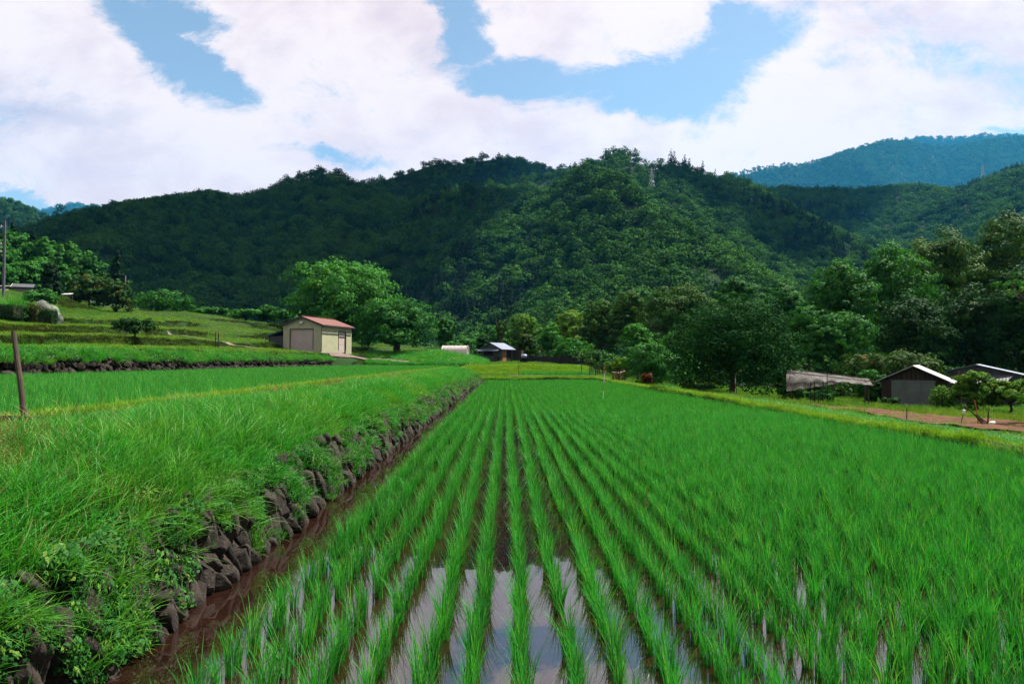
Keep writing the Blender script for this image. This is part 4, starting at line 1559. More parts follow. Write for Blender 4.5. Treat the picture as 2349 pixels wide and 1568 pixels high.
lr = MB().slab([(-Wg - .02, .05, 2.56), (-Wg - 2.75, .05, 1.70), (-Wg - 2.75, 4.5, 1.70), (-Wg - .02, 4.5, 2.56)], (0, 0, .05)).build("lean_to_roof", M['dark_sheet'], gar)
MB().slab([(-Wg - .02, .02, 2.42), (-Wg - 2.75, .02, 1.58), (-Wg - 2.75, .02, 1.74), (-Wg - .02, .02, 2.60)], (0, .026, 0)).build("fascia", M['green_trim'], lr)
MB().tube([(-Wg - 2.72, .1, 1.62), (-Wg - 2.70, .1, 1.45), (-Wg - 3.15, -.3, -.15)], .04, 7).build("rain_pipe", M['metal_grey'], gar)

# ---- dark field hut
h = P(1148.6, 833, 94.0)
hz = gz(h.x, 94.0) - .05
hut = thing("field_hut", "small dark field hut with a shiny tin roof and orange door beside the paddy path", "hut", (h.x, 94.0, hz), R(-30))
Wh, Lh, Hh, Rh = 3.2, 3.4, 2.0, .78
hb_ = MB()
hb_.slab([(-Wh, 0, -.5), (0, 0, -.5), (0, 0, Hh), (-Wh / 2, 0, Hh + Rh), (-Wh, 0, Hh)], (0, .06, 0))
hb_.slab([(-Wh, Lh - .06, -.5), (0, Lh - .06, -.5), (0, Lh - .06, Hh), (-Wh / 2, Lh - .06, Hh + Rh), (-Wh, Lh - .06, Hh)], (0, .06, 0))
hb_.box((-.03, Lh / 2, Hh / 2 - .25), (.06, Lh - .124, Hh + .5)).box((-Wh + .03, Lh / 2, Hh / 2 - .25), (.06, Lh - .124, Hh + .5))
hb_.build("wall", M['dark_sheet'], hut)
hr = MB()
sl2 = Rh / (Wh / 2)
hr.slab([(-Wh / 2, -.3, Hh + Rh + .03), (.35, -.3, Hh - .35 * sl2 + .03), (.35, Lh + .3, Hh - .35 * sl2 + .03), (-Wh / 2, Lh + .3, Hh + Rh + .03)], (0, 0, .04))
hr.slab([(-Wh / 2 - .003, -.3, Hh + Rh + .03), (-Wh - .35, -.3, Hh - .35 * sl2 + .03), (-Wh - .35, Lh + .3, Hh - .35 * sl2 + .03), (-Wh / 2 - .003, Lh + .3, Hh + Rh + .03)], (0, 0, .04))
hr.build("roof", M['tin_roof'], hut)
MB().slab([(-Wh - .25, -.02, 2.0), (-.05, -.02, 2.0), (-.05, -.75, 1.66), (-Wh - .25, -.75, 1.66)], (0, 0, .04)).build("awning", M['tin_roof'], hut)
wn = MB().box((-Wh * .62, -.02, 1.35), (1.5, .04, .55)).build("window", M['black_net'], hut)
MB().box((-Wh * .62, -.05, 1.06), (1.6, .05, .05)).box((-Wh * .62, -.05, 1.64), (1.6, .05, .05)).build("window_frame", M['wood_dark'], wn)
dr_ = MB().box((.025, .95, .98), (.04, 1.05, 1.95)).build("door", M['orange_ply'], hut)
MB().box((.06, 1.38, 1.0), (.04, .05, .16)).build("handle", M['dark_trim'], dr_)
MB().box((.02, 2.25, .98), (.03, 1.1, 1.9)).build("doorway_shade_panel", M['black_net'], hut)  # black panel on the wall paints the shade inside an open doorway
MB().box((-.9, -.03, .5), (.06, .04, 1.0)).box((-.35, -.05, .45), (.5, .06, .9)).build("leaning_board", M['wood_dark'], hut)
MB().box((.7, Lh + .4, .85), (1.3, .9, 1.9)).build("side_shed", M['wood_dark'], hut)

# ---- gabled shed on the right
s = P(2096, 931, 42.0)
sz = s.z - .05
she = thing("garden_shed", "old wooden shed with a grey-green door and pale roof edge at the garden", "shed", (s.x, 42.0, sz), R(-35))
Ws, Ls, Hs, Rs = 3.5, 4.6, 1.62, .86
w_ = MB()
w_.box((-Ws / 2 + .3, .03, Hs / 2 - .3), (.6, .06, Hs + .6)).box((Ws / 2 - .28, .03, Hs / 2 - .3), (.56, .06, Hs + .6))
w_.box((-Ws / 2 + .03, Ls / 2, Hs / 2 - .3), (.06, Ls - .13, Hs + .6)).box((Ws / 2 - .03, Ls / 2, Hs / 2 - .3), (.06, Ls - .13, Hs + .6))
w_.slab([(-Ws / 2, Ls - .06, -.5), (Ws / 2, Ls - .06, -.5), (Ws / 2, Ls - .06, Hs), (0, Ls - .06, Hs + Rs), (-Ws / 2, Ls - .06, Hs)], (0, .06, 0))
w_.build("wall", M['wood_dark'], she)
gb = MB().slab([(-Ws / 2 + .1, .09, Hs - .08), (Ws / 2 - .1, .09, Hs - .08), (0, .09, Hs + Rs - .06)], (0, .05, 0)).build("gable", M['wood_dark'], she)
gs = MB()
for k in range(-6, 7):
    x = k * .25
    top = Hs + Rs * (1 - abs(x) / (Ws / 2)) - .12
    if top > Hs + .05:
        gs.box((x, .055, (Hs + top) / 2), (.10, .03, top - Hs))
gs.box((0, .045, Hs - .04), (Ws, .05, .09))
gs.build("slat", M['wood_old'], gb)
dd = MB().box((-.02, -.02, .72), (2.35, .05, 1.85)).build("door", M['green_sheet'], she)
MB().box((-.35, -.055, .7), (.03, .03, 1.75)).box((.42, -.055, .7), (.03, .03, 1.75)).box((0, -.053, 1.58), (2.35, .03, .06)).build("door_batten", M['green_sheet'], dd)
sl3 = Rs / (Ws / 2)
r1 = MB()
r1.slab([(0, -.35, Hs + Rs + .03), (Ws / 2 + .4, -.35, Hs - .4 * sl3 + .03), (Ws / 2 + .4, Ls + .3, Hs - .4 * sl3 + .03), (0, Ls + .3, Hs + Rs + .03)], (0, 0, .05))
r1.slab([(-.003, -.35, Hs + Rs + .03), (-Ws / 2 - .35, -.35, Hs - .35 * sl3 + .03), (-Ws / 2 - .35, Ls + .3, Hs - .35 * sl3 + .03), (-.003, Ls + .3, Hs + Rs + .03)], (0, 0, .05))
r1.build("roof", M['tin_white'], she)
MB().tube([(Ws / 2 + .2, -.3, Hs - .25), (Ws / 2 + .9, -.1, Hs - .38)], .05, 6).tube([(Ws / 2 + .2, .1, Hs - .27), (Ws / 2 + .8, .3, Hs - .42)], .04, 6).build("rafter", M['wood_old'], she)

# ---- second shed behind
s = P(2240, 905, 50.0)
sh2 = thing("low_shed", "dark low shed with a gleaming tin roof behind the garden bushes", "shed", (s.x, 50.0, s.z - .3), R(-38))
W2, L2, H2, R2 = 5.2, 4.0, 1.78, .68
w2_ = MB().slab([(-W2 / 2, 0, -.6), (W2 / 2, 0, -.6), (W2 / 2, 0, H2), (0, 0, H2 + R2), (-W2 / 2, 0, H2)], (0, .06, 0))
w2_.slab([(-W2 / 2, L2, -.6), (W2 / 2, L2, -.6), (W2 / 2, L2, H2), (0, L2, H2 + R2), (-W2 / 2, L2, H2)], (0, .06, 0))
w2_.box((-W2 / 2 + .03, L2 / 2 + .03, H2 / 2 - .3), (.06, L2 - .07, H2 + .6)).box((W2 / 2 - .03, L2 / 2 + .03, H2 / 2 - .3), (.06, L2 - .07, H2 + .6))
w2_.build("wall", M['dark_sheet'], sh2)
r2 = MB()
sl4 = R2 / (W2 / 2)
r2.slab([(0, -.3, H2 + R2 + .03), (W2 / 2 + .4, -.3, H2 - .4 * sl4 + .03), (W2 / 2 + .4, L2 + .3, H2 - .4 * sl4 + .03), (0, L2 + .3, H2 + R2 + .03)], (0, 0, .05))
r2.slab([(-.003, -.3, H2 + R2 + .03), (-W2 / 2 - .3, -.3, H2 - .3 * sl4 + .03), (-W2 / 2 - .3, L2 + .3, H2 - .3 * sl4 + .03), (-.003, L2 + .3, H2 + R2 + .03)], (0, 0, .05))
r2.build("roof", M['tin_roof'], sh2)
MB().slab([(-W2 / 2 - .3, -.34, 1.66), (W2 / 2 - .4, -.34, 1.72), (W2 / 2 - .9, -1.1, 1.05), (-W2 / 2 - .3, -1.1, 1.15)], (0, 0, .04)).build("lean_to_roof", M['dark_sheet'], sh2)
for xx in (-W2 / 2 - .1, 0, W2 / 2 - 1.0):
    MB().box((xx, -1.0, .3), (.08, .08, 1.7)).build("post", M['wood_old'], sh2)
a = P(2212, 862, 44)
mb = MB().tube([(0, 0, -.3), (.02, 0, 1.3), (0, .02, 2.55)], [.08, .075, .07], 8)
o = mb.build("wooden_post", M['wood_old'])
o.location = (a.x - .3, 44, gz(a.x, 44))
tag(o, "weathered thick post standing between the two garden sheds", "post")

# ---- net shelter
n0 = P(1895, 928, 36.0)
nz = gz(n0.x, 36.0)
net = thing("net_shelter", "plant shelter of thin poles draped with sagging pale netting", "shelter", (n0.x, 36.0, nz - .32), R(-24))
cor = {(-1.7, -1.1): 1.83, (-1.7, 1.3): 2.15, (1.9, -1.1): 1.45, (1.9, 1.3): 1.68, (.3, -1.1): 1.63, (.3, 1.3): 1.92}
for (x, y), z in cor.items():
    MB().tube([(x, y, -.3), (x + .02, y, z * .5), (x, y, z)], .028, 6).build("post", M['wood_old'], net)
for (a, b) in (((-1.9, -1.1, 1.85), (2.2, -1.1, 1.43)), ((-1.9, 1.3, 2.17), (2.2, 1.3, 1.66)), ((-1.9, .1, 2.03), (2.3, .1, 1.57)), ((-1.7, -1.3, 1.81), (-1.7, 1.5, 2.17)), ((1.9, -1.3, 1.45), (1.9, 1.5, 1.69))):
    MB().tube([a, b], .024, 6).build("rail", M['wood_old'], net)
gu, gv = np.meshgrid(np.linspace(0, 1, 40), np.linspace(0, 1, 36))
zz = (1.85 + .32 * gv) * (1 - gu) + (1.45 + .23 * gv) * gu
nx_ = -1.9 + 4.0 * gu
ny_ = -1.15 + 2.6 * gv
sag = .12 * np.sin(gu * 9.4) ** 2 * np.sin(gv * 3.1) + .05 * fbm(gu * 14, gv * 7)
V = np.stack([nx_, ny_, zz + .03 - sag], -1).reshape(-1, 3)
ii = np.arange(36 * 40).reshape(36, 40)
f = np.stack([ii[:-1, :-1], ii[:-1, 1:], ii[1:, 1:], ii[1:, :-1]], -1).reshape(-1, 4)
link(bpy.data.objects.new("net_roof", npmesh("net_roof", V, [f], M['net'], smooth=True)), net)
gw = np.clip(1.02 - 1.5 * gu, .10, 1)
zz = (1.87 * (1 - gu) + 1.47 * gu) - gv * .80 * gw
V = np.stack([nx_ + .25 * gv * np.sin(gu * 3), -1.2 - .35 * np.sin(gv * 2.2) * gw + .10 * np.sin(gu * 38 + gv * 3) * gv, zz], -1).reshape(-1, 3)
link(bpy.data.objects.new("net_drape", npmesh("net_drape", V, [f], M['net'], smooth=True)), net)


def stick(name, mat, xd, yb, yt, Y, rad, label, cat, group=None, xt=None, kind=None, z_down=.15):
    """thin upright or leaning stick from photo points; stands in the ground"""
    b = P(xd, yb, Y)
    tpt = P(xt if xt is not None else xd, yt, Y)
    zg = gz(b.x, Y)
    hgt = tpt.z - zg
    o = MB().tube([(0, 0, -z_down), ((tpt.x - b.x) * .5, random.gauss(0, .01), hgt * .5), (tpt.x - b.x, 0, hgt)], [rad * 1.05, rad, rad * .92], 7).build(name, M[mat])
    o.location = (b.x, Y, zg)
    return tag(o, label, cat, group)


lab = ["leftmost black stake in front of the pale net shelter", "second black stake from the left in front of the net shelter", "middle black stake of five in front of the net shelter",
       "short black stake right of the middle one before the net shelter", "tallest black stake, last on the right before the net shelter"]
for k, (xc_, yt_) in enumerate(((215, 610), (252, 615), (292, 690), (338, 610), (379, 520))):
    xd = (1850 + xc_ / 4.271) * .97875
    stick("garden_stake", 'black_net', xd, 945, (750 + yt_ / 4.271) * .97875, 31.0 + .35 * k, .02, lab[k], "stake", "black stakes before the net shelter")

stick("garden_stake", 'wood_red', 2203, 980, 947, 19.4, .012, "thin stake with a white cup on its tip at the soil bed", "stake", None, 2210)
c_ = P(2211, 946, 19.4)
MB().tube([(0, 0, -.05), (0, 0, .0), (.01, 0, .07), (.012, 0, .09)], [.02, .034, .036, .02], 10).build("plastic_cup", M['white']).location = (c_.x, 19.4, c_.z)
tag(bpy.data.objects["plastic_cup"], "small white plastic cup upside down on a thin stake", "cup")
stick("garden_stake", 'red_paint', 2246, 985, 918, 19.5, .015, "rust-red stake standing behind the leaning dark poles", "stake", None, 2236)
stick("garden_stake", 'wood_dark', 2262, 985, 943, 18.6, .017, "short dark stake beside the foot of the leaning poles", "stake", None, 2268)
for k, (xa, ya, xb, yb, l) in enumerate(((2218, 934, 2272, 988, "thickest of the dark poles leaning over the soil bed, leftmost foot"), (2224, 940, 2279, 990, "middle dark pole of three leaning over the soil bed"), (2240, 950, 2284, 992, "shortest dark pole of three leaning over the soil bed"))):
    stick("leaning_pole", 'wood_dark', xb, yb, ya, 18.4 + .15 * k, .024 - .004 * k, l, "pole", "dark poles leaning over the soil bed", xa)
b = P(2276, 972, 18.9)
o = MB().tube([(-.08, 0, -.02), (-.05, 0, .03), (.05, 0, .03), (.09, .02, -.02)], [.02, .045, .05, .02], 9).build("white_bag", M['white'], None, True)
o.location = (b.x, 18.9, b.z)
tag(o, "small crumpled white plastic bag caught by the leaning poles", "bag")
stick("marker_stake", 'wood_dark', 1190, 858, 834, 66, .03, "dark thin stake at the left of the small rear paddy", "stake")
stick("marker_stake", 'wood_dark', 1334, 857, 830, 66, .03, "dark thin stake at the right of the small rear paddy", "stake")
# spade handle
b = P(2080, 969, 20.4)
sp_ = thing("garden_spade", "garden spade stuck upright in the weeds at the edge of the soil bed", "spade", (b.x, 20.4, gz(b.x, 20.4)))
MB().tube([(0, 0, .0), (.01, 0, .34)], .014, 7).build("shaft", M['wood_old'], sp_)
MB().tube([(.01, 0, .33), (-.06, 0, .40), (-.09, 0, .46), (.12, 0, .46), (.09, 0, .40), (.01, 0, .33)], .010, 7).build("handle", M['wood_old'], sp_)
MB().slab([(-.09, -.01, -.2), (.09, -.01, -.2), (.1, -.01, .04), (-.1, -.01, .04)], (0, .012, 0)).build("blade", M['metal_grey'], sp_)


def striped_pole(xb, yb, xt, yt, Y, label):
    b, t2 = P(xb, yb, Y), P(xt, yt, Y)
    zg = gz(b.x, Y)
    r_ = thing("survey_pole", label, "pole", (b.x, Y, zg), 0, "red and white poles")
    top = Vector((t2.x - b.x, 0, t2.z - zg))
    bot = Vector((0, 0, -.12))
    for c, mt in ((0, 'red_paint'), (1, 'white')):
        m_ = MB()
        for k in range(5):
            if k % 2 == c:
                m_.tube([bot.lerp(top, k / 5), bot.lerp(top, (k + 1) / 5)], .016, 8)
        m_.build("red_band" if c == 0 else "white_band", M[mt], r_)


striped_pole(1382, 909, 1388, 835, 32.0, "thin red and white pole standing in the paddy before the far hut")
striped_pole(1687, 915, 1687, 855, 37.0, "thin red and white pole under the big glossy tree")

# stakes round the vegetable plot at the far right corner of the paddy
sl_lab = ["tallest", "short", "thin", "split", "bent", "stout", "last"]
for k, (xc_, yt_, yb_) in enumerate(((1848, 660, 765), (1868, 690, 760), (1905, 660, 750), (1922, 690, 745), (1942, 640, 740), (1972, 660, 735))):
    xd, ya, yb = (950 + xc_ / 4.271) * .97875, (700 + yt_ / 4.271) * .97875, (700 + yb_ / 4.271) * .97875
    Yk = 66 + 1.2 * k
    lb = ["leftmost dark stake of the bean row beyond the paddy", "short dark stake beside the leftmost one of the bean row", "third dark stake from the left in the bean row beyond the paddy",
          "fourth dark stake from the left in the bean row beyond the paddy", "tallest dark stake in the bean row beyond the paddy", "rightmost dark stake of the bean row beyond the paddy"][k]
    stick("bean_stake", 'wood_dark', xd, yb, ya, Yk, .055, lb, "stake", "dark stakes of the bean row", xd + random.uniform(-1, 1.5))
for k, (xc_, yt_, yb_) in enumerate(((2080, 735, 818), (2108, 715, 815), (2145, 715, 805), (2170, 700, 800), (2195, 700, 795))):
    xd, ya, yb = (950 + xc_ / 4.271) * .97875, (700 + yt_ / 4.271) * .97875, (700 + yb_ / 4.271) * .97875
    lb = ["nearest reddish plank post of the small pen, leftmost", "second reddish plank post from the left in the small pen", "middle reddish plank post of the small pen", "fourth reddish plank post from the left in the small pen", "farthest reddish plank post of the small pen, rightmost"][k]
    stick("pen_post", 'wood_red', xd, yb, ya, 55 + 1.5 * k, .085, lb, "post", "reddish posts of the small pen", xd + random.uniform(-1, 1))
a, b = P(1404, 862, 55), P(1434, 858, 61)
o = MB().tube([(0, 0, 0), ((b.x - a.x) * .5, 3, -.12), (b.x - a.x, 6, b.z - a.z)], .03, 6).build("rope", M['rope'])
o.location = (a.x, 54.9, gz(a.x, 55) + .75)
tag(o, "pale rope slung between the reddish pen posts", "rope")
b = P(1396, 868, 56)
V0, F0 = ICO3
V = V0 * np.array([.8, .6, .38]) * (1 + .5 * (fbm(V0[:, 0] * 3 + 9, V0[:, 1] * 3 + V0[:, 2] * 2) - .5))[:, None]
o = link(bpy.data.objects.new("compost_heap", npmesh("compost_heap", V, [F0], M['soil'])))
o.location = (b.x, 56, gz(b.x, 56) + .1)
tag(o, "low heap of reddish brown compost beside the pen posts", "compost heap")

# black mesh fence with posts
fa, fbp = P(1208, 836, 95.0), P(1362, 843, 78.0)
fen = thing("mesh_fence", "low black mesh fence on thin posts in front of the orchard", "fence", (fa.x, fa.y, 0))
dv = Vector((fbp.x - fa.x, fbp.y - fa.y, 0))
rows = []
nfp = 22
Vv, Ff = [], []
for k in range(nfp):
    t = k / (nfp - 1)
    x, y = dv.x * t + .25 * math.sin(t * 9), dv.y * t
    z0 = gz(fa.x + x, fa.y + y)
    Vv += [(x, y, z0 - .1), (x, y, z0 + .95 + .05 * math.sin(t * 23)), (x, y + .03, z0 + .95 + .05 * math.sin(t * 23)), (x, y + .03, z0 - .1)]
    if k:
        q = 4 * (k - 1)
        for e in range(4):
            Ff.append((q + e, q + (e + 1) % 4, q + 4 + (e + 1) % 4, q + 4 + e))
MB().add(Vv, Ff).build("mesh_panel", M['black_net'], fen)
for k in range(8):
    t = k / 7
    x, y = dv.x * t + .25 * math.sin(t * 9), dv.y * t - .06
    z0 = gz(fa.x + x, fa.y + y)
    MB().tube([(x, y, z0 - .2), (x, y, z0 + 1.15)], .035, 6).build("post", M['wood_old'], fen)

# barrel on a stand by the hut
b = P(1202, 834, 91.0)
br = thing("water_barrel", "blue and white water barrel on a dark stand beside the hut", "barrel", (b.x, 91.0, gz(b.x, 91.0)))
MB().tube([(0, 0, .75), (0, 0, .9), (0, 0, 1.1), (0, 0, 1.2)], [.34, .4, .4, .3], 14).build("drum", M['blue_tin'], br, True)
MB().box((0, 0, .70), (1.2, .8, .07)).box((0, .2, .3), (1.0, .06, .7)).build("stand_top", M['wood_dark'], br)
for (x, y) in ((-.5, -.3), (.5, -.3), (-.5, .3), (.5, .3)):
    MB().box((x, y, .30), (.09, .09, .75)).build("leg", M['wood_dark'], br)

# plastic tunnel
t0 = P(1045, 803, 98.0)
tun = thing("plastic_tunnel", "small tunnel greenhouse of pale plastic film on the grassy terrace", "greenhouse", (t0.x, 98.0, gz(t0.x, 98.0)), R(-8))
Lt, rt, ht = 3.7, 1.05, 1.35
V, F = [], []
na, nl = 14, 19
for i in range(nl):
    x = -Lt / 2 + Lt * i / (nl - 1)
    for j in range(na):
        a = math.pi * j / (na - 1)
        y = -rt * math.cos(a)
        z = ht * max(0.0, math.sin(a)) ** .62 + .03 * math.sin(i * 2.1 + j)
        V.append((x, y, z))
for i in range(nl - 1):
    for j in range(na - 1):
        q = i * na + j
        F.append((q, q + 1, q + na + 1, q + na))
b0 = len(V)
F.append(tuple(range(na)))
F.append(tuple((nl - 1) * na + j for j in range(na))[::-1])
MB().add(V, F).build("film_cover", M['film'], tun, True)
for i in range(5):
    x = -Lt / 2 + .03 + (Lt - .06) * i / 4
    MB().tube([(x, -1.03 * rt * math.cos(math.pi * j / 12), 1.035 * ht * max(0.0, math.sin(math.pi * j / 12)) ** .62) for j in range(13)], .022, 5).build("hoop", M['metal_grey'], tun)
MB().tube([(-Lt / 2, -rt * 1.03, .62), (Lt / 2, -rt * 1.03, .62)], .025, 5).build("side_rail", M['metal_grey'], tun)

# leaning post with a board at its foot, front left
b = P(68, 941, 7.0)
zb = gz(b.x, 7.0)
tp = P(39, 761, 7.15)
o = MB().tube([(0, 0, -.3), ((tp.x - b.x) * .5, .03, (tp.z - zb) * .5), (tp.x - b.x, .1, tp.z - zb)], [.028, .026, .023], 10).build("wooden_post", M['wood_old'])
o.location = (b.x, 7.0, zb)
tag(o, "weathered round post leaning left at the edge of the upper paddy", "post")
o = MB().box((0, 0, 0), (.40, .035, .11), (0.1, .03, .1)).build("wooden_board", M['wood_dark'])
b2 = P(44, 943, 6.9)
o.location = (b2.x, 6.9, zb + .07)
tag(o, "dark weathered board lying against the foot of the leaning post", "board")

# utility pole at the left edge
b = P(8, 664, 80)
up_ = thing("utility_pole", "tall grey utility pole above the grassy mound at the left edge", "pole", (b.x, 80, gz(b.x, 80)))
hp = P(8, 505, 80).z - gz(b.x, 80)
MB().tube([(0, 0, -.5), (0, 0, hp * .5), (.02, 0, hp)], [.17, .14, .11], 10).build("pole", M['dark_pole'], up_)
for k, zf in enumerate((.58, .68, .90)):
    arm = MB().box((-.7, 0, hp * zf), (1.7, .1, .1), (0, R(-14), 0)).build("crossarm", M['metal_grey'], up_)
    ins = MB()
    for xx in (-1.4, -.9, -.4):
        ins.tube([(xx, 0, hp * zf + .05 + (xx + .7) * .25), (xx, 0, hp * zf + .25 + (xx + .7) * .25)], .05, 6)
    ins.build("insulator", M['white'], arm)
stick("thin_pole", 'concrete', 288, 662, 632, 125, .10, "thin pale pole in front of the dark left mountain", "pole")
stick("yellow_pole", 'levee', 324, 727, 704, 96, .06, "yellow bamboo pole leaning beside the rounded terrace bush", "pole", None, 313)
stick("field_stake", 'wood_dark', 495, 778, 760, 66, .05, "left one of two dark stakes on the terraced slope", "stake", "pair of dark stakes on the terraces")
stick("field_stake", 'wood_dark', 501, 778, 762, 66.3, .05, "right one of two dark stakes on the terraced slope", "stake", "pair of dark stakes on the terraces")

# farmhouse roof peeping over the mound
b = P(52, 668, 96)
fh = thing("farmhouse", "farmhouse with a dark grey roof half hidden behind the grassy mound", "house", (b.x, 96, gz(b.x, 96)), R(28))
Hf = P(45, 659, 96).z - gz(b.x, 96)
MB().box((0, 1.2, Hf / 2 - .6), (2.0, 2.6, Hf + .9)).build("wall", M['concrete'], fh)
rr_ = MB().slab([(-1.3, -.5, Hf - .1), (1.3, -.5, Hf - .1), (1.3, 1.2, Hf + .5), (-1.3, 1.2, Hf + .5)], (0, 0, .12))
rr_.slab([(-1.3, 2.9, Hf - .1), (-1.3, 1.205, Hf + .5), (1.3, 1.205, Hf + .5), (1.3, 2.9, Hf - .1)], (0, 0, .12))
rfo = rr_.build("roof", M['dark_sheet'], fh)
MB().slab([(-1.34, -.5, Hf - .12), (-1.34, 1.2, Hf + .47), (-1.34, 1.2, Hf + .63), (-1.34, -.5, Hf + .05)], (.03, 0, 0)).build("bargeboard", M['white'], rfo)
b = P(0, 664, 95)
fh2 = thing("outbuilding", "pale outbuilding roof cut by the left edge behind the utility pole", "building", (b.x - 1.3, 95, gz(b.x, 95)), 0)
Hf = P(5, 656, 95).z - gz(b.x, 95)
MB().box((0, .8, Hf / 2 - .4), (2.6, 1.6, Hf + .6)).build("wall", M['concrete'], fh2)
MB().slab([(-1.5, -.4, Hf - .05), (1.5, -.4, Hf - .05), (1.5, 2.0, Hf + .2), (-1.5, 2.0, Hf + .2)], (0, 0, .1)).build("roof", M['tin_white'], fh2)
b = P(150, 684, 99)
wl = thing("cold_frame", "low white-roofed garden frame between the cypress and the rusty trees", "garden frame", (b.x, 99, gz(b.x, 99)))
Hw = P(150, 675, 99).z - gz(b.x, 99)
MB().slab([(-.65, 0, Hw - .05), (.7, 0, Hw), (.7, .7, Hw + .18), (-.65, .7, Hw + .13)], (0, 0, .06)).build("lid", M['white'], wl)
for (x, y) in ((-.6, .05), (.6, .05), (-.6, .6), (.6, .6)):
    MB().box((x, y, Hw / 2 - .2), (.07, .07, Hw + .3)).build("leg", M['wood_old'], wl)

# dark timber box on the terrace
b = P(270, 741, 72)
bxr = thing("timber_box", "dark timber box standing on the terraced slope behind the small spreading tree", "box", (b.x, 72, gz(b.x, 72)), R(6))
MB().box((0, 0, .22), (.98, .7, .6)).build("case", M['wood_dark'], bxr)
MB().box((0, 0, .545), (1.06, .78, .05)).build("lid", M['wood_dark'], bxr)
MB().box((.02, -.365, .24), (.05, .03, .58)).build("batten", M['wood_old'], bxr)

# ---- clipped hedges and netted bush by the mound


def hedge(x0, x1, yt, yb, Y, label, leafm='leaf_dark', tuft=False):
    a, b = P(x0, yt, Y), P(x1, yb, Y)
    w, xm = b.x - a.x, (a.x + b.x) / 2
    zg = gz(xm, Y)
    hgt = a.z - zg
    t = thing("clipped_hedge", label, "hedge", (xm, Y, zg))
    r = np.random.default_rng(int(abs(x0) * 7 + 3))
    n = int(2600 * max(.4, w / 2.5))
    p = r.uniform(-1, 1, (n, 3))
    ax = r.choice(3, n, p=[.3, .35, .35])
    p[np.arange(n), ax] = np.sign(p[np.arange(n), ax]) * r.uniform(.88, 1.04, n)
    nn = np.zeros((n, 3))
    nn[np.arange(n), ax] = np.sign(p[np.arange(n), ax])
    nn += r.normal(0, .45, (n, 3))
    rr = np.maximum(1, np.linalg.norm(p, axis=1) / 1.22)
    p /= rr[:, None]
    C = p * np.array([w / 2, w * .4, hgt * .54]) + np.array([0, 0, hgt * .50])
    C += .10 * (np.stack([fbm(C[:, 0] * 3, C[:, 2] * 3), fbm(C[:, 1] * 3, C[:, 0] * 3), fbm(C[:, 2] * 3, C[:, 1] * 3 + 8)], 1) - .5)
    V, q = leaf_cards(C, nn, .17, .6, int(abs(x0)) + 5)
    link(bpy.data.objects.new("foliage", npmesh("foliage", V, [q], M[leafm], {"tint": np.repeat(r.random(n), 4)})), t)
    MB().box((0, 0, hgt * .46), (w * .72, w * .55, hgt * .82)).build("branches", M['bark'], t)
    return t


hedge(-40, 60, 700, 738, 62, "wide dark clipped hedge at the left edge below the mound")
hedge(61, 94, 703, 733, 63, "square dark clipped hedge between the wide hedge and the netted bush", 'leaf_rust')
hedge(93, 127, 712, 744, 60, "small dark clipped hedge in front of the white netted bush")
nb_ = P(108, 738, 64)
nbz = gz(nb_.x, 64)
nbu = thing("netted_bush", "rounded bush covered with white netting beside the clipped hedges", "bush", (nb_.x, 64, nbz))
hN = P(105, 689, 64).z - nbz
lob = [((-.45, 0, hN * .62), (.62, .6, hN * .38)), ((.45, 0, hN * .42), (.6, .6, hN * .36)), ((.9, .1, hN * .22), (.42, .5, hN * .25)), ((-.2, 0, hN * .3), (.8, .6, hN * .32))]
link(bpy.data.objects.new("foliage", crown_mesh("foliage", [(c, tuple(v * .88 for v in r_)) for c, r_ in lob], 1500, .2, M['leaf_mid'], 31)), nbu)
Vs, Fs, off = [], [], 0
for c, r_ in lob[:3]:
    V0, F0 = ICO3
    d = 1 + .16 * (fbm(V0[:, 0] * 3 + c[0] * 3, V0[:, 1] * 3 + V0[:, 2] * 4, 3) - .5) * 2
    Vs.append(V0 * d[:, None] * np.array(r_) * 1.06 + np.array(c))
    Fs.append(F0 + off)
    off += len(V0)
link(bpy.data.objects.new("net_cover", npmesh("net_cover", np.concatenate(Vs), [np.concatenate(Fs)], M['white_net'], smooth=True)), nbu)
# tall ornamental grass behind the wide hedge
tg = P(32, 730, 65)
me_ = blade_mesh("leaf_blades", M['grass'], n=420, radius=.95, h=1.9, hv=.22, bend=.35, width=.035, seed=321, segs=4, droop=.2)
tgr = thing("ornamental_grass", "tall tufted grass rising behind the wide clipped hedge", "grass clump", (tg.x, 65, gz(tg.x, 65) + .3))
link(bpy.data.objects.new("leaf_blades", me_), tgr)

# ---- lattice pylons on the mountains


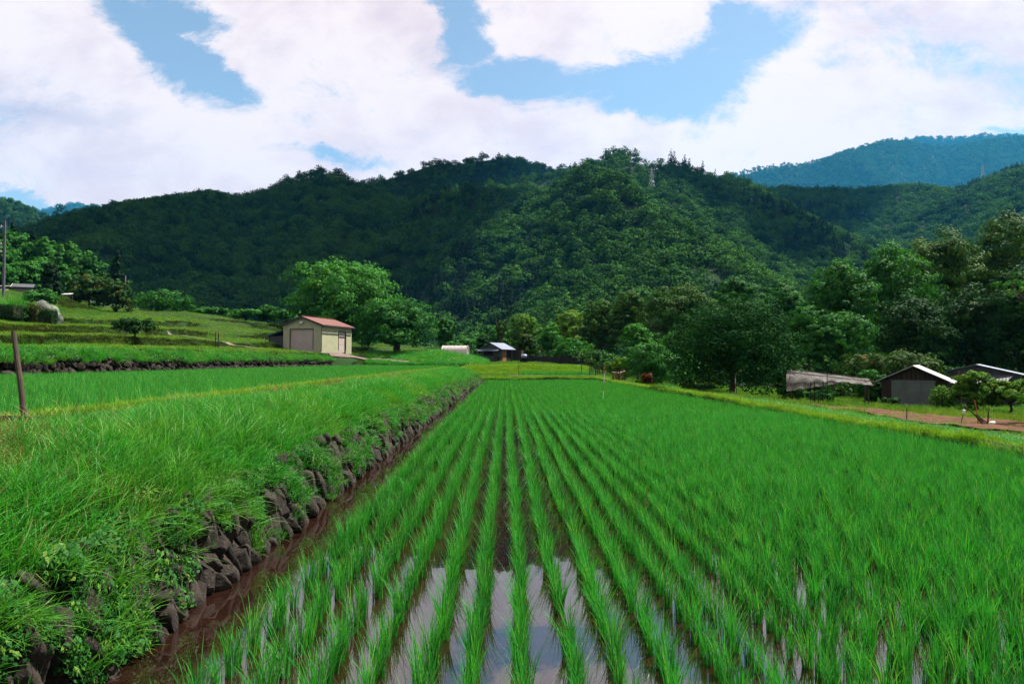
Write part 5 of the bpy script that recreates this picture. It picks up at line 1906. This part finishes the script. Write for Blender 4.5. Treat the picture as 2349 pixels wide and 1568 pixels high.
def pylon(surf, xd, yb, yt, label):
    ts = np.linspace(.02, 1, 400)
    a, b, c = surf(np.full(400, float(xd)), ts)
    sx_, sy2, sd = project(a, b, c)
    k = int(np.argmin(np.abs(sy2 - yb) + 400 * (sd < 0)))
    base = Vector((a[k], b[k], c[k] - 1.0))
    hgt = (yb - yt) / FD * b[k] + 1.0
    t = thing("transmission_tower", label, "pylon", base, .5, "transmission towers on the mountains")
    wb, wt_ = hgt * .105, hgt * .018
    rr = hgt * .0042
    wid = lambda f: wb * (1 - f) ** 1.25 + wt_
    lv = [0, .16, .31, .44, .56, .67, .77, .86, .94, 1.0]
    for sx1, sy1 in ((-1, -1), (1, -1), (1, 1), (-1, 1)):
        MB().tube([(sx1 * wid(f), sy1 * wid(f), f * hgt) for f in lv], rr, 4).build("leg", M['galv'], t)
    br_ = MB()
    for f0, f1 in zip(lv[:-1], lv[1:]):
        cs = [(-1, -1), (1, -1), (1, 1), (-1, 1)]
        for i in range(4):
            p, q = cs[i], cs[(i + 1) % 4]
            br_.tube([(p[0] * wid(f0), p[1] * wid(f0), f0 * hgt), (q[0] * wid(f1), q[1] * wid(f1), f1 * hgt)], rr * .6, 4)
            br_.tube([(q[0] * wid(f0), q[1] * wid(f0), f0 * hgt), (p[0] * wid(f1), p[1] * wid(f1), f1 * hgt)], rr * .6, 4)
            br_.tube([(p[0] * wid(f1), p[1] * wid(f1), f1 * hgt), (q[0] * wid(f1), q[1] * wid(f1), f1 * hgt)], rr * .6, 4)
    br_.build("bracing", M['galv'], t)
    for f, L in ((.70, .13), (.81, .155), (.92, .12)):
        am = MB()
        for sd_ in (-1, 1):
            for yy in (-1, 1):
                am.tube([(sd_ * wid(f), yy * wid(f), f * hgt), (sd_ * L * hgt, 0, (f + .025) * hgt)], rr * .7, 4)
            am.tube([(sd_ * wid(f + .05), 0, (f + .06) * hgt), (sd_ * L * hgt, 0, (f + .025) * hgt)], rr * .7, 4)
            am.tube([(sd_ * L * hgt, 0, (f + .025) * hgt), (sd_ * L * hgt, 0, (f - .03) * hgt)], rr * .8, 4)
        am.build("crossarm", M['galv'], t)


pylon(SURF_MAIN, 1498, 444, 384, "grey lattice pylon standing on the slope of the main green peak")
pylon(SURF_RIGHT, 2268, 412, 368, "grey lattice pylon on the right mountain against the hazy blue ridge")

# ---- trees and bushes
TB = "trees on the far side of the field"
tree("broadleaf_tree", "large bright green tree with billowing crown behind the garage", "tree", 'leaf_bright', 672, 915, 600, 790, 108, n_l=18, leafpx=3.2, dens=3.4, clumps=18, low=True)
tree("broadleaf_tree", "wide low-crowned green tree to the right of the garage", "tree", 'leaf_mid', 815, 1010, 690, 792, 100, n_l=15, leafpx=3.0, low=True)
tree("broadleaf_tree", "small pale tree right of the wide low-crowned tree", "tree", 'leaf_mid', 996, 1046, 730, 788, 106, n_l=7)
tree("bush", "dark rounded bush at the foot of the wide low-crowned tree", "bush", 'leaf_mid', 850, 960, 762, 795, 96, 'flat', 8, low=True)
tree("bush", "low leafy bush left of the big bright tree", "bush", 'leaf_mid', 628, 690, 712, 752, 122, 'flat', 7, low=True)
tree("broadleaf_tree", "small upright tree left of the garage on the terrace edge", "tree", 'leaf_mid', 585, 640, 700, 750, 124, n_l=7)
tree("bush", "green bush on the skyline of the terraces left of the garage", "bush", 'leaf_bright', 524, 604, 712, 748, 122, 'flat', 8, low=True)
tree("bush", "small low bush at the far edge of the terraces", "bush", 'leaf_mid', 436, 520, 707, 740, 125, 'flat', 8, low=True)
tree("broadleaf_tree", "rounded spreading tree on the skyline of the terraced slope", "tree", 'leaf_mid', 306, 434, 668, 724, 116, 'round', 12, leafpx=2.6, low=True)
tree("fruit_tree", "rust-tinged fruit tree beside the cypress above the mound", "tree", 'leaf_rust', 165, 245, 630, 712, 104, n_l=10, low=True, dens=3)
tree("fruit_tree", "rust-tinged fruit tree at the end of the grassy mound", "tree", 'leaf_rust', 232, 303, 640, 716, 104, n_l=10, low=True, dens=3)
tree("cypress", "dark columnar cypress standing on top of the grassy mound", "tree", 'conifer', 96, 138, 604, 684, 93, 'column', 12, dens=5, clumps=22, low=True, flat=.9)
tree("cedar", "dark pointed cedar behind the rusty fruit trees", "tree", 'conifer', 247, 290, 574, 705, 128, 'cone', 12, dens=3.2)
tree("bush", "bushy green shrub on the mound left of the cypress", "bush", 'leaf_mid', 58, 128, 664, 712, 78, 'flat', 9, low=True)
tree("fruit_tree", "small dark spreading tree alone on the lower terraces", "tree", 'leaf_dark', 262, 354, 729, 774, 54, 'flat', 11, leafpx=2.6, trunk_r=.09)
lefts = [(-330, -180, 540, 675, 135, 'leaf_mid', "broad tree far out on the left hill beyond the utility pole"), (-210, -80, 560, 670, 125, 'leaf_bright', "bright tree on the left hill beyond the utility pole"),
         (-90, 30, 545, 660, 128, 'leaf_mid', "mid green tree rising at the far left edge"), (20, 100, 600, 672, 118, 'leaf_bright', "bright tree low behind the farmhouse roof"),
         (-20, 70, 530, 650, 150, 'leaf_mid', "broad tree on the left hill above the farmhouse"), (60, 150, 548, 655, 150, 'leaf_bright', "highest sunlit tree on the left hill"),
         (120, 205, 560, 668, 146, 'leaf_mid', "rounded tree on the left hill right above the cypress"), (170, 240, 585, 680, 140, 'leaf_mid', "lower right tree of the left hill wood"),
         (100, 175, 610, 690, 122, 'leaf_mid', "tree standing just behind the cypress"), (-60, 40, 600, 675, 112, 'leaf_bright', "bright bush-like tree behind the utility pole"),
         (215, 262, 620, 700, 138, 'leaf_dark', "dark tree at the lower end of the left hill wood"), (60, 130, 590, 668, 135, 'leaf_mid', "mid green tree halfway up the left hill")]
for x0, x1, yt, yb, Y, mt, lb in lefts:
    tree("broadleaf_tree", lb, "tree", mt, x0, x1, yt, yb, Y, n_l=11, group="trees of the left hill wood", low=True)
tree("cedar", "taller dark cedar on the skyline of the left hill", "tree", 'conifer', 10, 48, 506, 620, 165, 'cone', 11, dens=3)
tree("cedar", "shorter dark cedar right of the taller one on the left hill", "tree", 'conifer', 52, 92, 524, 620, 165, 'cone', 11, dens=3)
mids = [(1165, 1245, 720, 815, 116, 'leaf_yellow', 'round', "pale green tree directly behind the hut"), (1232, 1292, 740, 818, 110, 'leaf_bright', 'round', "small bright tree right of the pale one behind the hut"),
        (1272, 1352, 712, 810, 120, 'leaf_yellow', 'round', "yellow-tipped tree in the middle of the orchard"), (1176, 1238, 766, 825, 103, 'leaf_rust', 'round', "rust-tipped orchard tree close to the water barrel"),
        (1276, 1356, 776, 832, 92, 'leaf_bright', 'flat', "feathery light green shrub behind the mesh fence"), (1330, 1430, 690, 822, 108, 'leaf_olive', 'round', "dark olive tree at the right of the orchard"),
        (1100, 1168, 748, 818, 118, 'leaf_mid', 'round', "green tree behind the roof of the hut"), (1086, 1130, 768, 812, 108, 'leaf_dark', 'round', "small dark conical bush left of the hut"),
        (1008, 1092, 776, 808, 106, 'leaf_mid', 'flat', "low viny hedge behind the plastic tunnel"),
        (1400, 1505, 668, 800, 104, 'leaf_olive', 'round', "olive tree with a yellowish top left of the big round tree"), (1470, 1650, 652, 820, 94, 'leaf_olive', 'round', "big round olive-green tree in the middle of the tree line"),
        (1620, 1765, 642, 800, 98, 'leaf_mid', 'round', "tall tree above the glossy tree in the tree line"), (1735, 1855, 652, 830, 88, 'leaf_mid', 'round', "tall leafy tree right of the glossy tree"),
        (1418, 1506, 742, 850, 72, 'leaf_bright', 'round', "bright topped tree behind the light bush"), (1425, 1565, 788, 886, 56, 'leaf_mid', 'round', "mid green bushy tree left of the glossy tree"),
        (1500, 1600, 760, 870, 60, 'leaf_bright', 'round', "upright light green tree behind the bushy one"), (1385, 1450, 818, 866, 62, 'leaf_yellow', 'flat', "low yellow-green bush behind the pen posts"),
        (1800, 1905, 700, 850, 62, 'leaf_mid', 'round', "leafy tree between the glossy tree and the dark wood")]
for x0, x1, yt, yb, Y, mt, shp, lb in mids:
    low = shp == 'flat' or (yb - yt) < 80
    nm = "bush" if low else "broadleaf_tree"
    tree(nm, lb, "bush" if low else "tree", mt, x0, x1, yt, yb, Y, shp, 9 if low else 13, TB if not low else None, low=True, leafpx=2.7)
tree("bush", "small red-leaved bush beside the pen posts", "bush", 'leaf_red', 1474, 1496, 856, 884, 50, 'flat', 6, low=True)
tree("fruit_tree", "big dark glossy-leaved tree beside the paddy", "tree", 'leaf_gloss', 1535, 1825, 688, 922, 40, n_l=22, leafpx=3.4, dens=4.2, clumps=26, trunk_r=.2, asp=.42, low=True)
dark = [(1850, 2010, 590, 850, 76, 'leaf_mid', "spreading green tree at the left end of the dark wood"), (1950, 2140, 556, 850, 82, 'leaf_mid', "second tree of the dark wood, rising behind the vine thicket"),
        (2070, 2260, 520, 850, 88, 'leaf_olive', "tall dark tree above the gabled shed"), (2200, 2420, 482, 850, 88, 'leaf_olive', "tallest olive tree at the upper right corner of the dark wood"),
        (2000, 2170, 680, 860, 66, 'leaf_dark', "very dark tree directly behind the vine thicket"), (2130, 2300, 660, 880, 68, 'leaf_dark', "very dark tree behind the two sheds"),
        (2250, 2430, 610, 890, 64, 'leaf_dark', "very dark tree at the right edge behind the low shed"), (1865, 1995, 715, 850, 62, 'leaf_mid', "lower green tree of the dark wood behind the net shelter"),
        (2380, 2580, 520, 880, 84, 'leaf_olive', "outermost olive tree of the dark wood, mostly cut by the right edge")]
for x0, x1, yt, yb, Y, mt, lb in dark:
    tree("broadleaf_tree", lb, "tree", mt, x0, x1, yt, yb, Y, n_l=17, group="trees of the dark wood", low=True, leafpx=3.2, dens=2.2, clumps=22)
tree("vine_thicket", "sprawling vine thicket with rusty shoot tips behind the gabled shed", "vines", 'leaf_rust', 1935, 2155, 806, 905, 52, 'flat', 12, leafpx=3.6, low=True, dens=2.6)
tree("vine_bush", "leafy vine over the right end of the net shelter", "vines", 'leaf_mid', 1965, 2030, 845, 925, 44, 'round', 8, leafpx=3.4, low=True)
tree("bush", "bright leafy garden bush in front of the low shed", "bush", 'leaf_yellow', 2186, 2285, 850, 945, 37, 'round', 10, leafpx=4, low=True, asp=.4)
tree("bush", "yellow-tipped garden bush at the right edge", "bush", 'leaf_yellow', 2262, 2370, 872, 946, 36, 'flat', 10, leafpx=4, low=True, asp=.4)
tree("bush", "sparse yellow-leaved shrub before the door of the gabled shed", "bush", 'leaf_yellow', 2130, 2192, 884, 940, 38, 'round', 8, leafpx=2.6, low=True, dens=1.2)
tree("topiary_bush", "small dark cloud-pruned bush left of the shed door", "bush", 'leaf_dark', 2022, 2062, 912, 938, 39, 'flat', 6, leafpx=2.6, low=True, dens=5)
tree("bush", "low green bush under the net shelter", "bush", 'leaf_mid', 1830, 1900, 900, 935, 38, 'flat', 7, leafpx=3, low=True)
tree("bush", "leafy green crop plant before the posts of the net shelter", "plant", 'leaf_mid', 1862, 1912, 893, 935, 35, 'round', 7, leafpx=3, low=True)
tree("bush", "leafy bush hiding the left post of the net shelter", "bush", 'leaf_mid', 1786, 1838, 868, 932, 37, 'round', 8, leafpx=3, low=True)
tree("bush", "dark low shrub at the foot of the glossy tree", "bush", 'leaf_dark', 1560, 1640, 880, 915, 43, 'flat', 7, leafpx=3, low=True)
# shrubby undergrowth beneath the tree line
nu_ = 1500
uy = rng.uniform(58, 104, nu_)
ux = np.interp(uy, [58, 104], [12, 6]) + (np.interp(uy, [58, 104], [58, 80])) * rng.random(nu_)
kk = (uy > 66 + 10 * fbm(ux * .2, uy * .2)) | (ux > 24 + 12 * fbm(uy * .3, ux * .2))
ux, uy = ux[kk], uy[kk]
ucoll = src_collection("undergrowth_source", [crown_mesh("undergrowth", make_lobes(1, 1, 0, .7, 400 + i, 7, 'flat'), 260, .13, M[mt_], 400 + i, 8) for i, mt_ in enumerate(('leaf_dark', 'leaf_mid', 'leaf_dark', 'leaf_olive'))])
scatter("undergrowth", np.stack([ux, uy, ground_z(ux, uy) - .05], 1), spin(len(ux), .1), rng.uniform(1.4, 3.4, len(ux)), rng.integers(0, 4, len(ux)), ucoll, M['leaf_dark'])

# snag wrapped in creeper
b = P(1146, 800, 112)
sn = thing("creeper_snag", "bare forked tree trunk wrapped in creeper behind the hut", "tree", (b.x, 112, gz(b.x, 112)))
hs2 = P(1146, 722, 112).z - gz(b.x, 112)
MB().tube([(0, 0, -.3), (.1, 0, hs2 * .4), (0, 0, hs2 * .9)], [.35, .28, .1], 8).tube([(.1, 0, hs2 * .4), (.9, 0, hs2 * .75), (1.6, 0, hs2 * 1.0)], [.22, .15, .05], 7).tube([(.05, 0, hs2 * .5), (-.6, 0, hs2 * .8), (-.7, 0, hs2)], [.2, .12, .05], 7).build("trunk", M['bark'], sn)
link(bpy.data.objects.new("creeper", crown_mesh("creeper", [((.05, 0, hs2 * f), (.6 - .25 * f, .5, hs2 * .14)) for f in (.15, .35, .55, .75)] + [((.9, 0, hs2 * .75), (.35, .3, 1.0))], 1300, .42, M['leaf_olive'], 77)), sn)
# near tree just outside the frame whose fronds reach in on the right
Yn = 24.0
b = P(2470, 930, Yn)
nt_ = thing("near_tree", "bright feathery branches reaching in from a tree beyond the right edge", "tree", (b.x, Yn, gz(b.x, Yn)))
zg = gz(b.x, Yn)
lob = []
for (xd, yd, rx, rz) in ((2315, 655, 34, 12), (2350, 668, 30, 12), (2352, 702, 16, 18), (2420, 640, 70, 40), (2470, 590, 90, 50), (2520, 690, 80, 60), (2430, 740, 50, 40), (2356, 806, 16, 9), (2400, 790, 40, 20)):
    p = P(xd, yd, Yn)
    lob.append(((p.x - b.x, random.uniform(-.3, .3), p.z - zg), (rx / FD * Yn, rx / FD * Yn, rz / FD * Yn)))
link(bpy.data.objects.new("crown", crown_mesh("crown", lob, 5200, .13, M['leaf_bright'], 55, 12, .5, .35)), nt_)
trunk_mb(.13, lob, 2.4, 56, limbs=9).build("trunk", M['bark'], nt_, True)
# ------------------------------------------------------------------ haze
HAZE = 4.8e-5
hm, N = new_mat("haze_air")
pvn = N.n('ShaderNodeVolumePrincipled')
pvn.inputs['Color'].default_value = (0.05, 0.40, 0.80, 1)
pvn.inputs['Density'].default_value = HAZE
pvn.inputs['Anisotropy'].default_value = 0.1
ho = N.n('ShaderNodeOutputMaterial')
N.t.links.new(pvn.outputs[0], ho.inputs['Volume'])
hb = MB().box((0, 2700, 1035), (13600, 9800, 2130)).build("haze", hm)
tag(hb, kind='stuff')
